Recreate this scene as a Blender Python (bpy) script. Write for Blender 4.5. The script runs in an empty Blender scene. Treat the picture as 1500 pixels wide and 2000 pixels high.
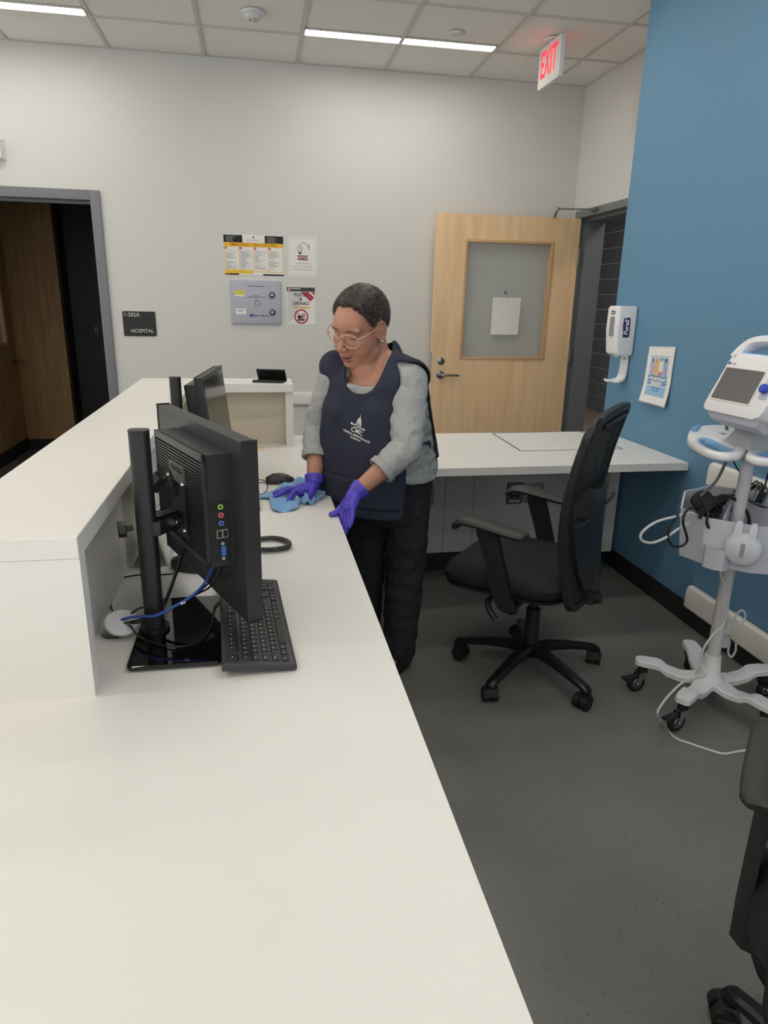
import bpy, bmesh, math, random
import numpy as np
from mathutils import Vector, Matrix, Quaternion
random.seed(7)
PI = math.pi
scene = bpy.context.scene
COL = scene.collection

# ---------------------------------------------------------------- camera
CAM_POS = Vector((0.0, 0.0, 1.46))
F_PX, YAW, PITCH, ROLL = 1336.27, 0.184865, 0.297914, 0.021043
def cam_axes():
    fw = Vector((math.sin(YAW), math.cos(YAW), 0)); rt = Vector((math.cos(YAW), -math.sin(YAW), 0)); up = Vector((0, 0, 1))
    c, s = math.cos(PITCH), math.sin(PITCH); fw, up = fw * c - up * s, up * c + fw * s
    c, s = math.cos(ROLL), math.sin(ROLL); rt, up = rt * c + up * s, up * c - rt * s
    return rt, up, fw
_rt, _up, _fw = cam_axes()
cam_data = bpy.data.cameras.new('camera')
cam = bpy.data.objects.new('camera', cam_data); COL.objects.link(cam)
cam_data.sensor_fit = 'HORIZONTAL'; cam_data.sensor_width = 36.0; cam_data.lens = F_PX / 1500 * 36.0
cam_data.clip_start = 0.02
m = Matrix((_rt, _up, -_fw)).transposed().to_4x4(); m.translation = CAM_POS
cam.matrix_world = m
scene.camera = cam

# ---------------------------------------------------------------- world, exposure
w = bpy.data.worlds.new('world'); scene.world = w; w.use_nodes = True
w.node_tree.nodes['Background'].inputs[0].default_value = (1.0, 0.985, 0.96, 1)
w.node_tree.nodes['Background'].inputs[1].default_value = 1.12
scene.view_settings.view_transform = 'Standard'; scene.view_settings.look = 'None'
scene.view_settings.exposure = 0.36; scene.view_settings.gamma = 1.0
scene.view_settings.use_curve_mapping = False
scene.cycles.max_bounces = 8; scene.cycles.diffuse_bounces = 4; scene.cycles.glossy_bounces = 3; scene.cycles.transmission_bounces = 4
scene.cycles.caustics_reflective = False; scene.cycles.caustics_refractive = False
LAMP_STRENGTH = 18.0           # the linear ceiling fixtures (built with the ceiling)

# ---------------------------------------------------------------- materials
def lin(c):
    return tuple((x / 12.92 if x <= 0.04045 else ((x + 0.055) / 1.055) ** 2.4) for x in (v / 255 for v in c))
MATS = {}
def mat(name, rgb, rough=0.5, metal=0.0, spec=0.5, noise=None, bump=None, emit=None, alpha=1.0, trans=0.0, coat=0.0, speck=None, grain=None, sheen=0.0, ior=1.45):
    """noise=(scale, amount) mottles the colour, bump=(scale, strength) fine relief,
    speck=(scale, rgb, threshold) small flecks, grain=(scale, rgb2) stretched wood grain"""
    if name in MATS: return MATS[name]
    m = bpy.data.materials.new(name); m.use_nodes = True
    nt = m.node_tree; b = nt.nodes['Principled BSDF']; N = nt.nodes.new; Lk = nt.links.new
    col = (*lin(rgb), 1)
    b.inputs['Base Color'].default_value = col
    b.inputs['Roughness'].default_value = rough; b.inputs['Metallic'].default_value = metal
    b.inputs['Specular IOR Level'].default_value = spec; b.inputs['IOR'].default_value = ior
    b.inputs['Coat Weight'].default_value = coat
    b.inputs['Sheen Weight'].default_value = sheen
    b.inputs['Transmission Weight'].default_value = trans
    b.inputs['Alpha'].default_value = alpha
    if emit:
        b.inputs['Emission Color'].default_value = (*lin(emit[0]), 1); b.inputs['Emission Strength'].default_value = emit[1]
    if noise or speck or grain or bump:
        tc = N('ShaderNodeTexCoord')
    cur = None
    if noise:
        n = N('ShaderNodeTexNoise'); n.inputs['Scale'].default_value = noise[0]; n.inputs['Detail'].default_value = 4
        Lk(tc.outputs['Object'], n.inputs['Vector'])
        r = N('ShaderNodeMapRange'); r.inputs[1].default_value = .3; r.inputs[2].default_value = .7
        r.inputs[3].default_value = 1 - noise[1]; r.inputs[4].default_value = 1 + noise[1]
        Lk(n.outputs['Fac'], r.inputs[0])
        mx = N('ShaderNodeMix'); mx.data_type = 'RGBA'; mx.blend_type = 'MULTIPLY'; mx.inputs[0].default_value = 1
        mx.inputs[6].default_value = col; Lk(r.outputs[0], mx.inputs[7]); cur = mx.outputs[2]
    if grain:
        mp = N('ShaderNodeMapping'); mp.inputs['Scale'].default_value = grain[2] if len(grain) > 2 else (14, 14, 1.1)
        Lk(tc.outputs['Object'], mp.inputs['Vector'])
        n = N('ShaderNodeTexNoise'); n.inputs['Scale'].default_value = grain[0]; n.inputs['Detail'].default_value = 6; n.inputs['Distortion'].default_value = .6
        Lk(mp.outputs[0], n.inputs['Vector'])
        cr = N('ShaderNodeMapRange'); cr.inputs[1].default_value = .36; cr.inputs[2].default_value = .66
        Lk(n.outputs['Fac'], cr.inputs[0])
        mx = N('ShaderNodeMix'); mx.data_type = 'RGBA'; Lk(cr.outputs[0], mx.inputs[0])
        mx.inputs[6].default_value = col; mx.inputs[7].default_value = (*lin(grain[1]), 1); cur = mx.outputs[2]
    if speck:
        for k, (sc, rgb2, th) in enumerate(speck):
            v = N('ShaderNodeTexNoise'); v.inputs['Scale'].default_value = sc; v.inputs['Detail'].default_value = 1.5
            Lk(tc.outputs['Object'], v.inputs['Vector'])
            t = N('ShaderNodeMapRange'); t.inputs[1].default_value = th; t.inputs[2].default_value = th + .02
            Lk(v.outputs['Fac'], t.inputs[0])
            mx = N('ShaderNodeMix'); mx.data_type = 'RGBA'; Lk(t.outputs[0], mx.inputs[0])
            if cur: Lk(cur, mx.inputs[6])
            else: mx.inputs[6].default_value = col
            mx.inputs[7].default_value = (*lin(rgb2), 1); cur = mx.outputs[2]
    if cur: Lk(cur, b.inputs['Base Color'])
    if bump:
        n = N('ShaderNodeTexNoise'); n.inputs['Scale'].default_value = bump[0]; n.inputs['Detail'].default_value = 3
        Lk(tc.outputs['Object'], n.inputs['Vector'])
        bp = N('ShaderNodeBump'); bp.inputs['Strength'].default_value = bump[1]; bp.inputs['Distance'].default_value = .002
        Lk(n.outputs['Fac'], bp.inputs['Height']); Lk(bp.outputs[0], b.inputs['Normal'])
    MATS[name] = m
    return m

M_WALL = mat('painted wall', (212, 211, 207), .75, bump=(180, .12))
M_BLUE = mat('blue painted wall', (96, 139, 168), .62, bump=(180, .12))
M_FLOOR = mat('speckled vinyl floor', (120, 118, 112), .30, spec=.45, noise=(3, .07), speck=[(150, (82, 80, 76), .665), (170, (128, 126, 120), .69)])
M_CEIL = mat('ceiling tile', (243, 240, 234), .95, spec=.1, bump=(240, .5), noise=(160, .03))
M_GRID = mat('ceiling grid metal', (208, 205, 198), .5)
M_STONE = mat('white solid surface', (230, 227, 221), .38, noise=(2.2, .02), grain=None)
M_STONE_IN = mat('beige laminate panel', (203, 194, 175), .5, noise=(4, .02))
M_GREYPANEL = mat('grey laminate panel', (206, 205, 202), .5)
M_GREYFRAME = mat('grey painted steel', (116, 120, 123), .42)
M_GREYFRAME2 = mat('dark grey painted steel', (116, 119, 123), .45)
M_BASEBLK = mat('black rubber base', (38, 38, 40), .5)
M_MAPLE = mat('maple veneer', (240, 208, 166), .38, grain=(2.2, (228, 193, 148), (7, 7, .6)))
M_OAK = mat('brown wood veneer', (178, 142, 100), .45, grain=(3.0, (158, 122, 82), (9, 9, .7)))
M_BLACK = mat('black plastic', (34, 34, 36), .42)
M_BLACKSATIN = mat('satin black plastic', (46, 46, 48), .38)
M_BLACKGLOSS = mat('gloss black', (10, 10, 11), .05, spec=.6, coat=.3)
M_BLACKMETAL = mat('black powder coat', (33, 33, 36), .38)
M_WHITEPL = mat('white plastic', (226, 225, 226), .35)
M_WHITEPL2 = mat('cool white plastic', (205, 206, 214), .4)
M_OFFWHITE = mat('off-white vinyl', (222, 219, 211), .45)
M_CHROME = mat('chrome', (210, 210, 212), .12, metal=1)
M_STEEL = mat('brushed steel', (150, 150, 150), .3, metal=1)
M_BLUECABLE = mat('blue cable jacket', (58, 88, 176), .45)
M_CABLE = mat('black cable jacket', (24, 24, 25), .45)
M_GREYCABLE = mat('grey cable jacket', (108, 108, 110), .5)
M_WHITECABLE = mat('white cable jacket', (205, 203, 200), .5)
M_LTBLUE = mat('light blue plastic', (132, 178, 222), .4)
M_PAPER = mat('white paper', (232, 230, 226), .8)
M_INK = mat('black ink', (36, 36, 38), .8)
M_GREYINK = mat('grey ink', (150, 150, 152), .8)
M_RUBBER = mat('black rubber', (24, 24, 25), .6)
M_GLASS = mat('door glass', (205, 215, 208), .04, alpha=.16, spec=.8)

# ---------------------------------------------------------------- geometry helpers
class MB:
    def __init__(s): s.bm = bmesh.new()
    def _fin(s, vs, M=None, bevel=0, seg=2):
        if M is not None:
            for v in vs: v.co = M @ v.co
        if bevel:
            es = {e for v in vs for e in v.link_edges}
            bmesh.ops.bevel(s.bm, geom=list(es), offset=bevel, segments=seg, profile=.6, affect='EDGES')
        return s
    def box(s, x0, x1, y0, y1, z0, z1, bevel=0, seg=2, M=None):
        r = bmesh.ops.create_cube(s.bm, size=1)
        for v in r['verts']:
            v.co = Vector(((x0 + x1) / 2 + v.co.x * (x1 - x0), (y0 + y1) / 2 + v.co.y * (y1 - y0), (z0 + z1) / 2 + v.co.z * (z1 - z0)))
        return s._fin(r['verts'], M, bevel, seg)
    def cyl(s, p0, p1, r0, r1=None, n=16, M=None, bevel=0):
        p0, p1 = Vector(p0), Vector(p1); d = p1 - p0
        r1 = r0 if r1 is None else r1
        r = bmesh.ops.create_cone(s.bm, cap_ends=True, segments=n, radius1=r0, radius2=r1, depth=d.length)
        q = Vector((0, 0, 1)).rotation_difference(d.normalized()).to_matrix().to_4x4()
        T = Matrix.Translation((p0 + p1) / 2) @ q
        for v in r['verts']: v.co = T @ v.co
        if bevel:
            vs = r['verts']
            es = [e for e in {e for v in vs for e in v.link_edges} if len(e.link_faces) == 2 and any(len(f.verts) > 4 for f in e.link_faces)]
            bmesh.ops.bevel(s.bm, geom=es, offset=bevel, segments=2, profile=.6, affect='EDGES')
            if M is not None:
                raise ValueError
            return s
        return s._fin(r['verts'], M)
    def sphere(s, c, r, u=16, v=10, M=None):
        if not hasattr(r, '__len__'): r = (r, r, r)
        q = bmesh.ops.create_uvsphere(s.bm, u_segments=u, v_segments=v, radius=1)
        for x in q['verts']: x.co = Vector((c[0] + x.co.x * r[0], c[1] + x.co.y * r[1], c[2] + x.co.z * r[2]))
        return s._fin(q['verts'], M)
    def tube(s, pts, r, n=8, closed=False, smooth=0, M=None):
        pts = [Vector(p) for p in pts]
        if smooth: pts, r = catmull(pts, smooth, closed, r)
        N = len(pts); rr = r if hasattr(r, '__len__') else [r] * N
        rings = []; ref = None
        for i, p in enumerate(pts):
            a = pts[i - 1] if (i > 0 or closed) else p
            b = pts[(i + 1) % N] if (i < N - 1 or closed) else p
            t = (b - a).normalized()
            if ref is None:
                ref = t.orthogonal().normalized()
            ref = (ref - t * ref.dot(t))
            ref = ref.normalized() if ref.length > 1e-6 else t.orthogonal().normalized()
            bi = t.cross(ref)
            rings.append([s.bm.verts.new(p + (ref * math.cos(k * 2 * PI / n) + bi * math.sin(k * 2 * PI / n)) * rr[i]) for k in range(n)])
        s._bridge(rings, closed)
        return s._fin([v for g in rings for v in g], M)
    def _bridge(s, rings, closed=False, caps=True):
        n = len(rings[0]); N = len(rings)
        for i in range(N if closed else N - 1):
            A, B = rings[i], rings[(i + 1) % N]
            for k in range(n):
                s.bm.faces.new((A[k], A[(k + 1) % n], B[(k + 1) % n], B[k]))
        if not closed and caps:
            s.bm.faces.new(list(reversed(rings[0]))); s.bm.faces.new(rings[-1])
    def loft(s, rings, closed=False, caps=True, M=None):
        R = [[s.bm.verts.new(Vector(p)) for p in g] for g in rings]
        s._bridge(R, closed, caps)
        return s._fin([v for g in R for v in g], M)
    def lathe(s, prof, n=24, M=None, ring=False):
        rings = [[s.bm.verts.new((r * math.cos(k * 2 * PI / n), r * math.sin(k * 2 * PI / n), z)) for k in range(n)] for r, z in prof]
        s._bridge(rings, ring)
        return s._fin([v for g in rings for v in g], M)
    def prism(s, poly, z0, z1, M=None, bevel=0, seg=2, holes=()):
        vs = []
        if not holes:
            lo = [s.bm.verts.new((x, y, z0)) for x, y in poly]; hi = [s.bm.verts.new((x, y, z1)) for x, y in poly]
            s._bridge([lo, hi]); vs = lo + hi
            return s._fin(vs, M, bevel, seg)
        # one hole with the same vertex count: ring prism
        h = holes[0]; n = len(poly)
        g = [[s.bm.verts.new((x, y, z)) for x, y in p] for p, z in ((poly, z0), (poly, z1), (h, z1), (h, z0))]
        s._bridge(g, True, False)
        return s._fin([v for q in g for v in q], M, bevel, seg)
    def grid(s, P, M=None, wrap=False):
        """P[i][j] -> surface"""
        V = [[s.bm.verts.new(Vector(p)) for p in row] for row in P]
        for i in range(len(V) - 1):
            for j in range(len(V[0]) - (0 if wrap else 1)):
                k = (j + 1) % len(V[0])
                s.bm.faces.new((V[i][j], V[i][k], V[i + 1][k], V[i + 1][j]))
        return s._fin([v for q in V for v in q], M)
    def mesh(s, name, smooth=True, angle=40):
        bmesh.ops.recalc_face_normals(s.bm, faces=s.bm.faces[:])
        me = bpy.data.meshes.new(name); s.bm.to_mesh(me); s.bm.free()
        shade(me, smooth, angle)
        return me
    def build(s, name, m, parent=None, smooth=True, angle=40, label=None):
        return link(name, s.mesh(name, smooth, angle), m, parent, label)

def shade(me, smooth=True, angle=40):
    if smooth:
        n = len(me.polygons); me.polygons.foreach_set('use_smooth', [True] * n)
        me.set_sharp_from_angle(angle=math.radians(angle))
def link(name, me, m=None, parent=None, label=None):
    o = bpy.data.objects.new(name, me); COL.objects.link(o)
    if m is not None and me is not None and len(me.materials) == 0: me.materials.append(m)
    if parent is not None: o.parent = parent
    if label: o['label'] = label
    return o
def catmull(pts, k, closed=False, r=None):
    pts = [Vector(p) for p in pts]; N = len(pts); out = []; ro = []
    rr = r if hasattr(r, '__len__') else None
    for i in range(N if closed else N - 1):
        p0 = pts[i - 1] if (i > 0 or closed) else pts[0] * 2 - pts[1]
        p1 = pts[i]; p2 = pts[(i + 1) % N]
        p3 = pts[(i + 2) % N] if (i + 2 < N or closed) else p2 * 2 - p1
        for j in range(k):
            t = j / k
            out.append(.5 * ((2 * p1) + (p2 - p0) * t + (2 * p0 - 5 * p1 + 4 * p2 - p3) * t * t + (3 * p1 - p0 - 3 * p2 + p3) * t ** 3))
            if rr: ro.append(rr[i] * (1 - t) + rr[(i + 1) % N] * t)
    if not closed:
        out.append(pts[-1])
        if rr: ro.append(rr[-1])
    return out, (ro if rr else r)
def rrect(w, h, r, n=4, cx=0, cy=0):
    """rounded rectangle outline, counter-clockwise"""
    r = min(r, w / 2 - 1e-5, h / 2 - 1e-5); out = []
    for (sx, sy, a) in ((1, 1, 0), (-1, 1, 90), (-1, -1, 180), (1, -1, 270)):
        for k in range(n + 1):
            t = math.radians(a + 90 * k / n)
            out.append((cx + sx * (w / 2 - r) + r * math.cos(t), cy + sy * (h / 2 - r) + r * math.sin(t)))
    return out
def tag(o, label=None, cat=None, group=None, kind=None):
    if label: o['label'] = label
    if cat: o['category'] = cat
    if group: o['group'] = group
    if kind: o['kind'] = kind
    return o
def thing(name, label, cat, loc=(0, 0, 0), rotz=0.0, group=None):
    o = bpy.data.objects.new(name, None); COL.objects.link(o)
    o.empty_display_size = .05
    o.location = loc; o.rotation_euler = (0, 0, rotz)
    return tag(o, label, cat, group)
def struct(o): o['kind'] = 'structure'; return o
def copy_tree(o, parent=None):
    c = o.copy(); COL.objects.link(c); c.parent = parent
    for ch in list(o.children): copy_tree(ch, c)
    return c
def frame(o, x, y, z):
    """matrix with columns x, y, z axes and origin o"""
    M = Matrix((Vector(x), Vector(y), Vector(z))).transposed().to_4x4(); M.translation = Vector(o); return M
_fontcache = {}
def text_mesh(txt, size, bold=0.0, extrude=0.0004, align='CENTER', space=1.0, shear=0.0, xscale=1.0):
    cu = bpy.data.curves.new('txt', 'FONT'); cu.body = txt; cu.size = size; cu.align_x = align; cu.align_y = 'CENTER'
    cu.offset = bold; cu.extrude = extrude; cu.resolution_u = 2; cu.space_character = space; cu.shear = shear
    o = bpy.data.objects.new('txt', cu); COL.objects.link(o)
    dg = bpy.context.evaluated_depsgraph_get(); dg.update()
    me = bpy.data.meshes.new_from_object(o.evaluated_get(dg))
    bpy.data.objects.remove(o); bpy.data.curves.remove(cu)
    if xscale != 1.0:
        me.transform(Matrix.Diagonal((xscale, 1, 1, 1)))
    me.materials.clear()
    return me
def text(txt, size, m, parent, M, name='lettering', **k):
    me = text_mesh(txt, size, **k); me.transform(M)
    return link(name, me, m, parent)
def solid(mb_or_objs): pass
def evaluated_mesh(o, name):
    dg = bpy.context.evaluated_depsgraph_get(); dg.update()
    me = bpy.data.meshes.new_from_object(o.evaluated_get(dg)); me.name = name
    return me
def remeshed(mb, name, voxel, smooth_it=4, factor=.5):
    """join overlapping closed volumes into one continuous surface"""
    bmesh.ops.recalc_face_normals(mb.bm, faces=mb.bm.faces[:])
    me = bpy.data.meshes.new('tmp'); mb.bm.to_mesh(me); mb.bm.free()
    o = bpy.data.objects.new('tmp', me); COL.objects.link(o)
    r = o.modifiers.new('r', 'REMESH'); r.mode = 'VOXEL'; r.voxel_size = voxel
    if smooth_it:
        s = o.modifiers.new('s', 'SMOOTH'); s.iterations = smooth_it; s.factor = factor
    out = evaluated_mesh(o, name)
    bpy.data.objects.remove(o); bpy.data.meshes.remove(me)
    out.polygons.foreach_set('use_smooth', [True] * len(out.polygons))
    return out

# ================================================================ the setting
XR, XB, YB, ZC = 2.45, 2.01, 5.38, 3.0        # right wall, blue wall, back wall, ceiling
XL, YN = -4.6, -3.2       # no walls to the left and behind: left open for even ambient light
DLX0, DLX1, DH = -1.99, -1.07, 2.095          # left doorway opening in the back wall
YE = 3.745                                    # end of the blue wall
RY0, RY1 = 4.10, 5.262                        # doorway opening in the right wall
b = MB().box(XL - .1, 6.2, YN - .1, 10.6, -.1, 0)
struct(b.build('floor', M_FLOOR, smooth=False))
# back wall with the left doorway
b = MB().box(XL, DLX0, YB, YB + .14, 0, ZC).box(DLX1, XR + .16, YB, YB + .14, 0, ZC).box(DLX0, DLX1, YB, YB + .14, DH, ZC)
struct(b.build('wall_back', M_WALL, smooth=False))
# white wall with the right doorway
b = MB().box(XR, XR + .16, YE - .6, RY0, 0, ZC).box(XR, XR + .16, RY1, YB, 0, ZC).box(XR, XR + .16, RY0, RY1, DH, ZC)
struct(b.build('wall_right', M_WALL, smooth=False))
b = MB().box(XB, XR, YN - .1, YE, 0, ZC)
struct(b.build('wall_blue', M_BLUE, smooth=False))
# rubber bases
b = MB().box(XB - .008, XB, YN, YE, 0, .105, bevel=.002)
struct(b.build('baseboard_right', M_BASEBLK))
b = MB().box(DLX1 + .06, 1.3, YB - .008, YB, 0, .105).box(1.3, XR, YB - .008, YB, 0, .105)
struct(b.build('baseboard_back', M_BASEBLK))

# ---- ceiling: grid of lay-in tiles
GX0, GY0, TS = .336, 4.848, .6096
ceil_root = struct(link('ceiling', MB().box(XL, XR + .16, YN - .1, YB + .14, ZC + .03, ZC + .06).mesh('ceiling'), M_CEIL))
xs = sorted({round(GX0 + TS * k, 4) for k in range(-9, 5)}); xs = [XL] + [x for x in xs if XL < x < XR] + [XR]
ys = sorted({round(GY0 + TS * k, 4) for k in range(-14, 2)}); ys = [YN] + [y for y in ys if YN < y < YB] + [YB]
LAMPS = []
for r in range(6):  # rows past the first are unseen, added for brighter, more even light
    y1 = GY0 - TS * 2 * r
    for k in (-4, 0):
        LAMPS.append((GX0 + TS * k, GX0 + TS * (k + 2), y1 - .109, y1))
tile_cache = {}
for i in range(len(xs) - 1):
    for j in range(len(ys) - 1):
        x0, x1, y0, y1 = xs[i], xs[i + 1], ys[j], ys[j + 1]
        if x1 > XB + .02 and y1 < YE and x0 > XB - .3 and False: continue
        for lx0, lx1, ly0, ly1 in LAMPS:      # a tile beside a fixture is cut short
            if x0 > lx0 - .01 and x1 < lx1 + .01 and abs(y1 - ly1) < .01: y1 = ly0
        key = (round(x1 - x0, 3), round(y1 - y0, 3))
        if key not in tile_cache:
            a, c = key[0] / 2 - .0105, key[1] / 2 - .0105
            tile_cache[key] = MB().box(-a, a, -c, c, -.006, .012, bevel=.004, seg=1).mesh('ceiling_tile')
        t = link('ceiling_tile', tile_cache[key], M_CEIL, ceil_root)
        t.location = ((x0 + x1) / 2, (y0 + y1) / 2, ZC + .012)
b = MB()
for x in xs: b.box(x - .012, x + .012, YN, YB, ZC, ZC + .02)
for y in ys: b.box(XL, XR, y - .012, y + .012, ZC + .0005, ZC + .02)
b.build('grid_rail', M_GRID, ceil_root, smooth=False)

# ---- linear ceiling lights
M_LENS = mat('lit lamp lens', (255, 250, 240), .5, emit=((255, 249, 240), LAMP_STRENGTH))
lamp_labels = ['linear white ceiling light at the upper left corner above the dark doorway',
               'long linear white ceiling light of two sections beside the exit sign']
for k, (x0, x1, y0, y1) in enumerate(LAMPS):
    lb = lamp_labels[k] if k < 2 else 'added unseen linear light %s, over the %s side' % (('', 'above the far desk', 'above the office chair', 'above the nearest monitor', 'overhead of the viewer', 'behind the viewer')[k // 2], ('counter', 'floor')[k % 2])
    t = thing('ceiling_light', lb, 'light', ((x0 + x1) / 2, (y0 + y1) / 2, ZC), group='linear ceiling lights')
    hx, hy = (x1 - x0) / 2 - .006, (y1 - y0) / 2 - .001
    f = MB()
    f.box(-hx, hx, -hy, -hy + .005, -.002, .028).box(-hx, hx, hy - .005, hy, -.002, .028)
    f.box(-hx, -hx + .01, -hy, hy, -.002, .028).box(hx - .01, hx, -hy, hy, -.002, .028).box(-.006, .006, -hy, hy, -.001, .028)
    f.build('housing', M_GRID, t, smooth=False)
    for s in (-1, 1):
        xa, xb = (.008, hx - .011) if s > 0 else (-hx + .011, -.008)
        MB().box(xa, xb, -hy + .006, hy - .006, .002, .008).build('lens', M_LENS, t, smooth=False)

# ---- left doorway: steel frame, vestibule behind it
b = MB()
fw_ = .052
for x0, x1 in ((DLX0 - .002, DLX0 + fw_ - .052), ): pass
b.box(DLX1 - .012, DLX1 + fw_, YB - .02, YB + .16, 0, DH + .052, bevel=.003)
b.box(DLX0 - fw_, DLX0 + .012, YB - .02, YB + .16, 0, DH + .052, bevel=.003)
b.box(DLX0 + .012, DLX1 - .012, YB - .02, YB + .16, DH - .012, DH + .052, bevel=.003)
b.box(DLX0 + .012, DLX1 - .012, YB + .06, YB + .10, DH - .03, DH - .012)
struct(b.build('trim_1', M_GREYFRAME))
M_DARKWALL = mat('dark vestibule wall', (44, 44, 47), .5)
YV = 7.15
b = MB().box(-4.2, -1.79, YV, YV + .1, .1, 2.6)
struct(b.build('wall_vestibule', M_OAK, smooth=False))
b = MB().box(-4.2, -1.79, YV - .006, YV + .1, 0, .1)
struct(b.build('baseboard_vestibule', M_BASEBLK, smooth=False))
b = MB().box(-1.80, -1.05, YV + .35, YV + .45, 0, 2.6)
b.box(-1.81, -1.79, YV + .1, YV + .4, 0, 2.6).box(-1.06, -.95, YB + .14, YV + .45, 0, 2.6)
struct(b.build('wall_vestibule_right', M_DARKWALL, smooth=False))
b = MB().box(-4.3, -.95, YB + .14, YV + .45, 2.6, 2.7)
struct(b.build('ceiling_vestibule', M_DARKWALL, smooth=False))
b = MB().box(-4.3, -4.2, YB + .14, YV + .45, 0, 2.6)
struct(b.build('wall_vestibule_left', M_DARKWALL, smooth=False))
# wooden door standing along the left of the vestibule, with a glazed panel and a lever
dx, dy0, dy1 = -2.25, 5.86, 7.13
t = thing('wooden_door', 'brown wooden door with lever handle and glazed panel inside the dark doorway', 'door', (dx, dy0, 0))
p = MB()
w_ = dy1 - dy0
for (ya, yb, za, zb) in ((0, .52, .02, 2.09), (1.03, w_, .02, 2.09), (.52, 1.03, .02, 1.03), (.52, 1.03, 1.90, 2.09)):
    p.box(-.022, .022, ya, yb, za, zb)
p.build('leaf', M_OAK, t, smooth=False)
p = MB()
for (ya, yb, za, zb) in ((.50, .535, 1.015, 1.92), (1.015, 1.05, 1.015, 1.92), (.52, 1.03, 1.015, 1.045), (.52, 1.03, 1.885, 1.92)):
    p.box(-.03, .03, ya, yb, za, zb, bevel=.004)
p.build('glazing_bead', M_MAPLE, t)
MB().box(-.004, .004, .525, 1.025, 1.03, 1.90).build('pane', M_GLASS, t, smooth=False)
p = MB().cyl((.022, 1.13, .88), (.034, 1.13, .88), .032, n=20).tube([(.03, 1.13, .88), (.075, 1.13, .88), (.085, 1.145, .876), (.085, 1.24, .85)], .009, smooth=4)
p.build('lever_handle', M_STEEL, t)
MB().box(.0, .024, -.0, w_, .0, .12).build('kick_plate', M_BASEBLK, t, smooth=False)
p = thing('wall_switch', 'small grey switch plate glimpsed on the dark wall inside the doorway', 'switch', (-1.58, YV + .345, 1.13))
MB().box(-.03, .03, -.006, 0, -.05, .05, bevel=.002).build('plate', mat('dark plate', (60, 60, 62), .4), p)
MB().box(-.012, .012, -.01, -.005, -.02, .02, bevel=.002).build('rocker', mat('grey rocker', (110, 110, 114), .4), p)

# ---- right doorway: steel frame, corridor with dark block wall beyond
b = MB()
fj = .05
b.box(XR - .02, XR + .2, RY1 - .002, RY1 + fj, 0, DH + .05, bevel=.003)
b.box(XR - .02, XR + .2, RY0 - fj, RY0 + .002, 0, DH + .05, bevel=.003)
b.box(XR - .02, XR + .2, RY0, RY1, DH - .002, DH + .05, bevel=.003)
struct(b.build('trim_2', M_GREYFRAME))
b = MB().box(XR + .05, XR + .2, RY1 - .02, RY1 - .001, 0, DH - .003).box(XR + .05, XR + .2, RY0 + .003, RY1 - .02, DH - .022, DH - .003)
struct(b.build('trim_3', M_GREYFRAME2))
M_BLOCK = mat('dark glazed block', (70, 71, 74), .45, noise=(6, .06))
M_GROUT = mat('pale grout', (176, 175, 171), .8)
XK = 4.86
kw = struct(link('wall_block', MB().box(XK + .012, XK + .1, 6.0, 10.5, 0, 3).mesh('wall_block', False), M_GROUT))
bh, bl = .203, .406
blk = MB().box(-.006, .016, -bl / 2 + .005, bl / 2 - .005, -bh / 2 + .005, bh / 2 - .005, bevel=.003, seg=1).mesh('block')
for r in range(15):
    for c in range(12):
        y = 6.0 + bl / 2 + c * bl + (bl / 2 if r % 2 else 0); z = bh / 2 + r * bh
        if y > 10.4: continue
        o = link('block', blk, M_BLOCK, kw); o.location = (XK, y, z)
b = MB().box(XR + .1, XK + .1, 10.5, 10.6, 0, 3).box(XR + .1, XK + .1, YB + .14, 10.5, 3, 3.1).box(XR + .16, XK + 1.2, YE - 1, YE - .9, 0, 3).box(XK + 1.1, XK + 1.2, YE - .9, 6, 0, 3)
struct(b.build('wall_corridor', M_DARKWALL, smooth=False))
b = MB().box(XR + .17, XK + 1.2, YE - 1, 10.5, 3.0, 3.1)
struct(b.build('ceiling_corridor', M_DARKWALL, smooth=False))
b = MB().box(XR + .2, XK + .01, 4.0, 10.5, .0005, .003)
struct(b.build('floor_corridor', mat('brown corridor carpet', (104, 94, 82), .9, noise=(30, .12)), smooth=False))

for lx, ly, lw_ in ((3.6, 7.6, 'at its far block wall'), (3.5, 4.7, 'just outside the maple door')):  # unseen lights added to brighten the block wall and the door jamb
  t = thing('corridor_fill_light', 'added unseen fill light in the corridor beyond the right doorway, ' + lw_, 'light', (lx, ly, 3.0), group='added corridor lights')
  MB().box(-.3, .3, -.3, .3, -.02, 0).build('housing', M_GRID, t, smooth=False)
  MB().box(-.28, .28, -.28, .28, -.024, -.019).build('lens', mat('corridor fill lens', (255, 248, 238), .5, emit=((255, 246, 234), 14.0)), t, smooth=False)
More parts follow.
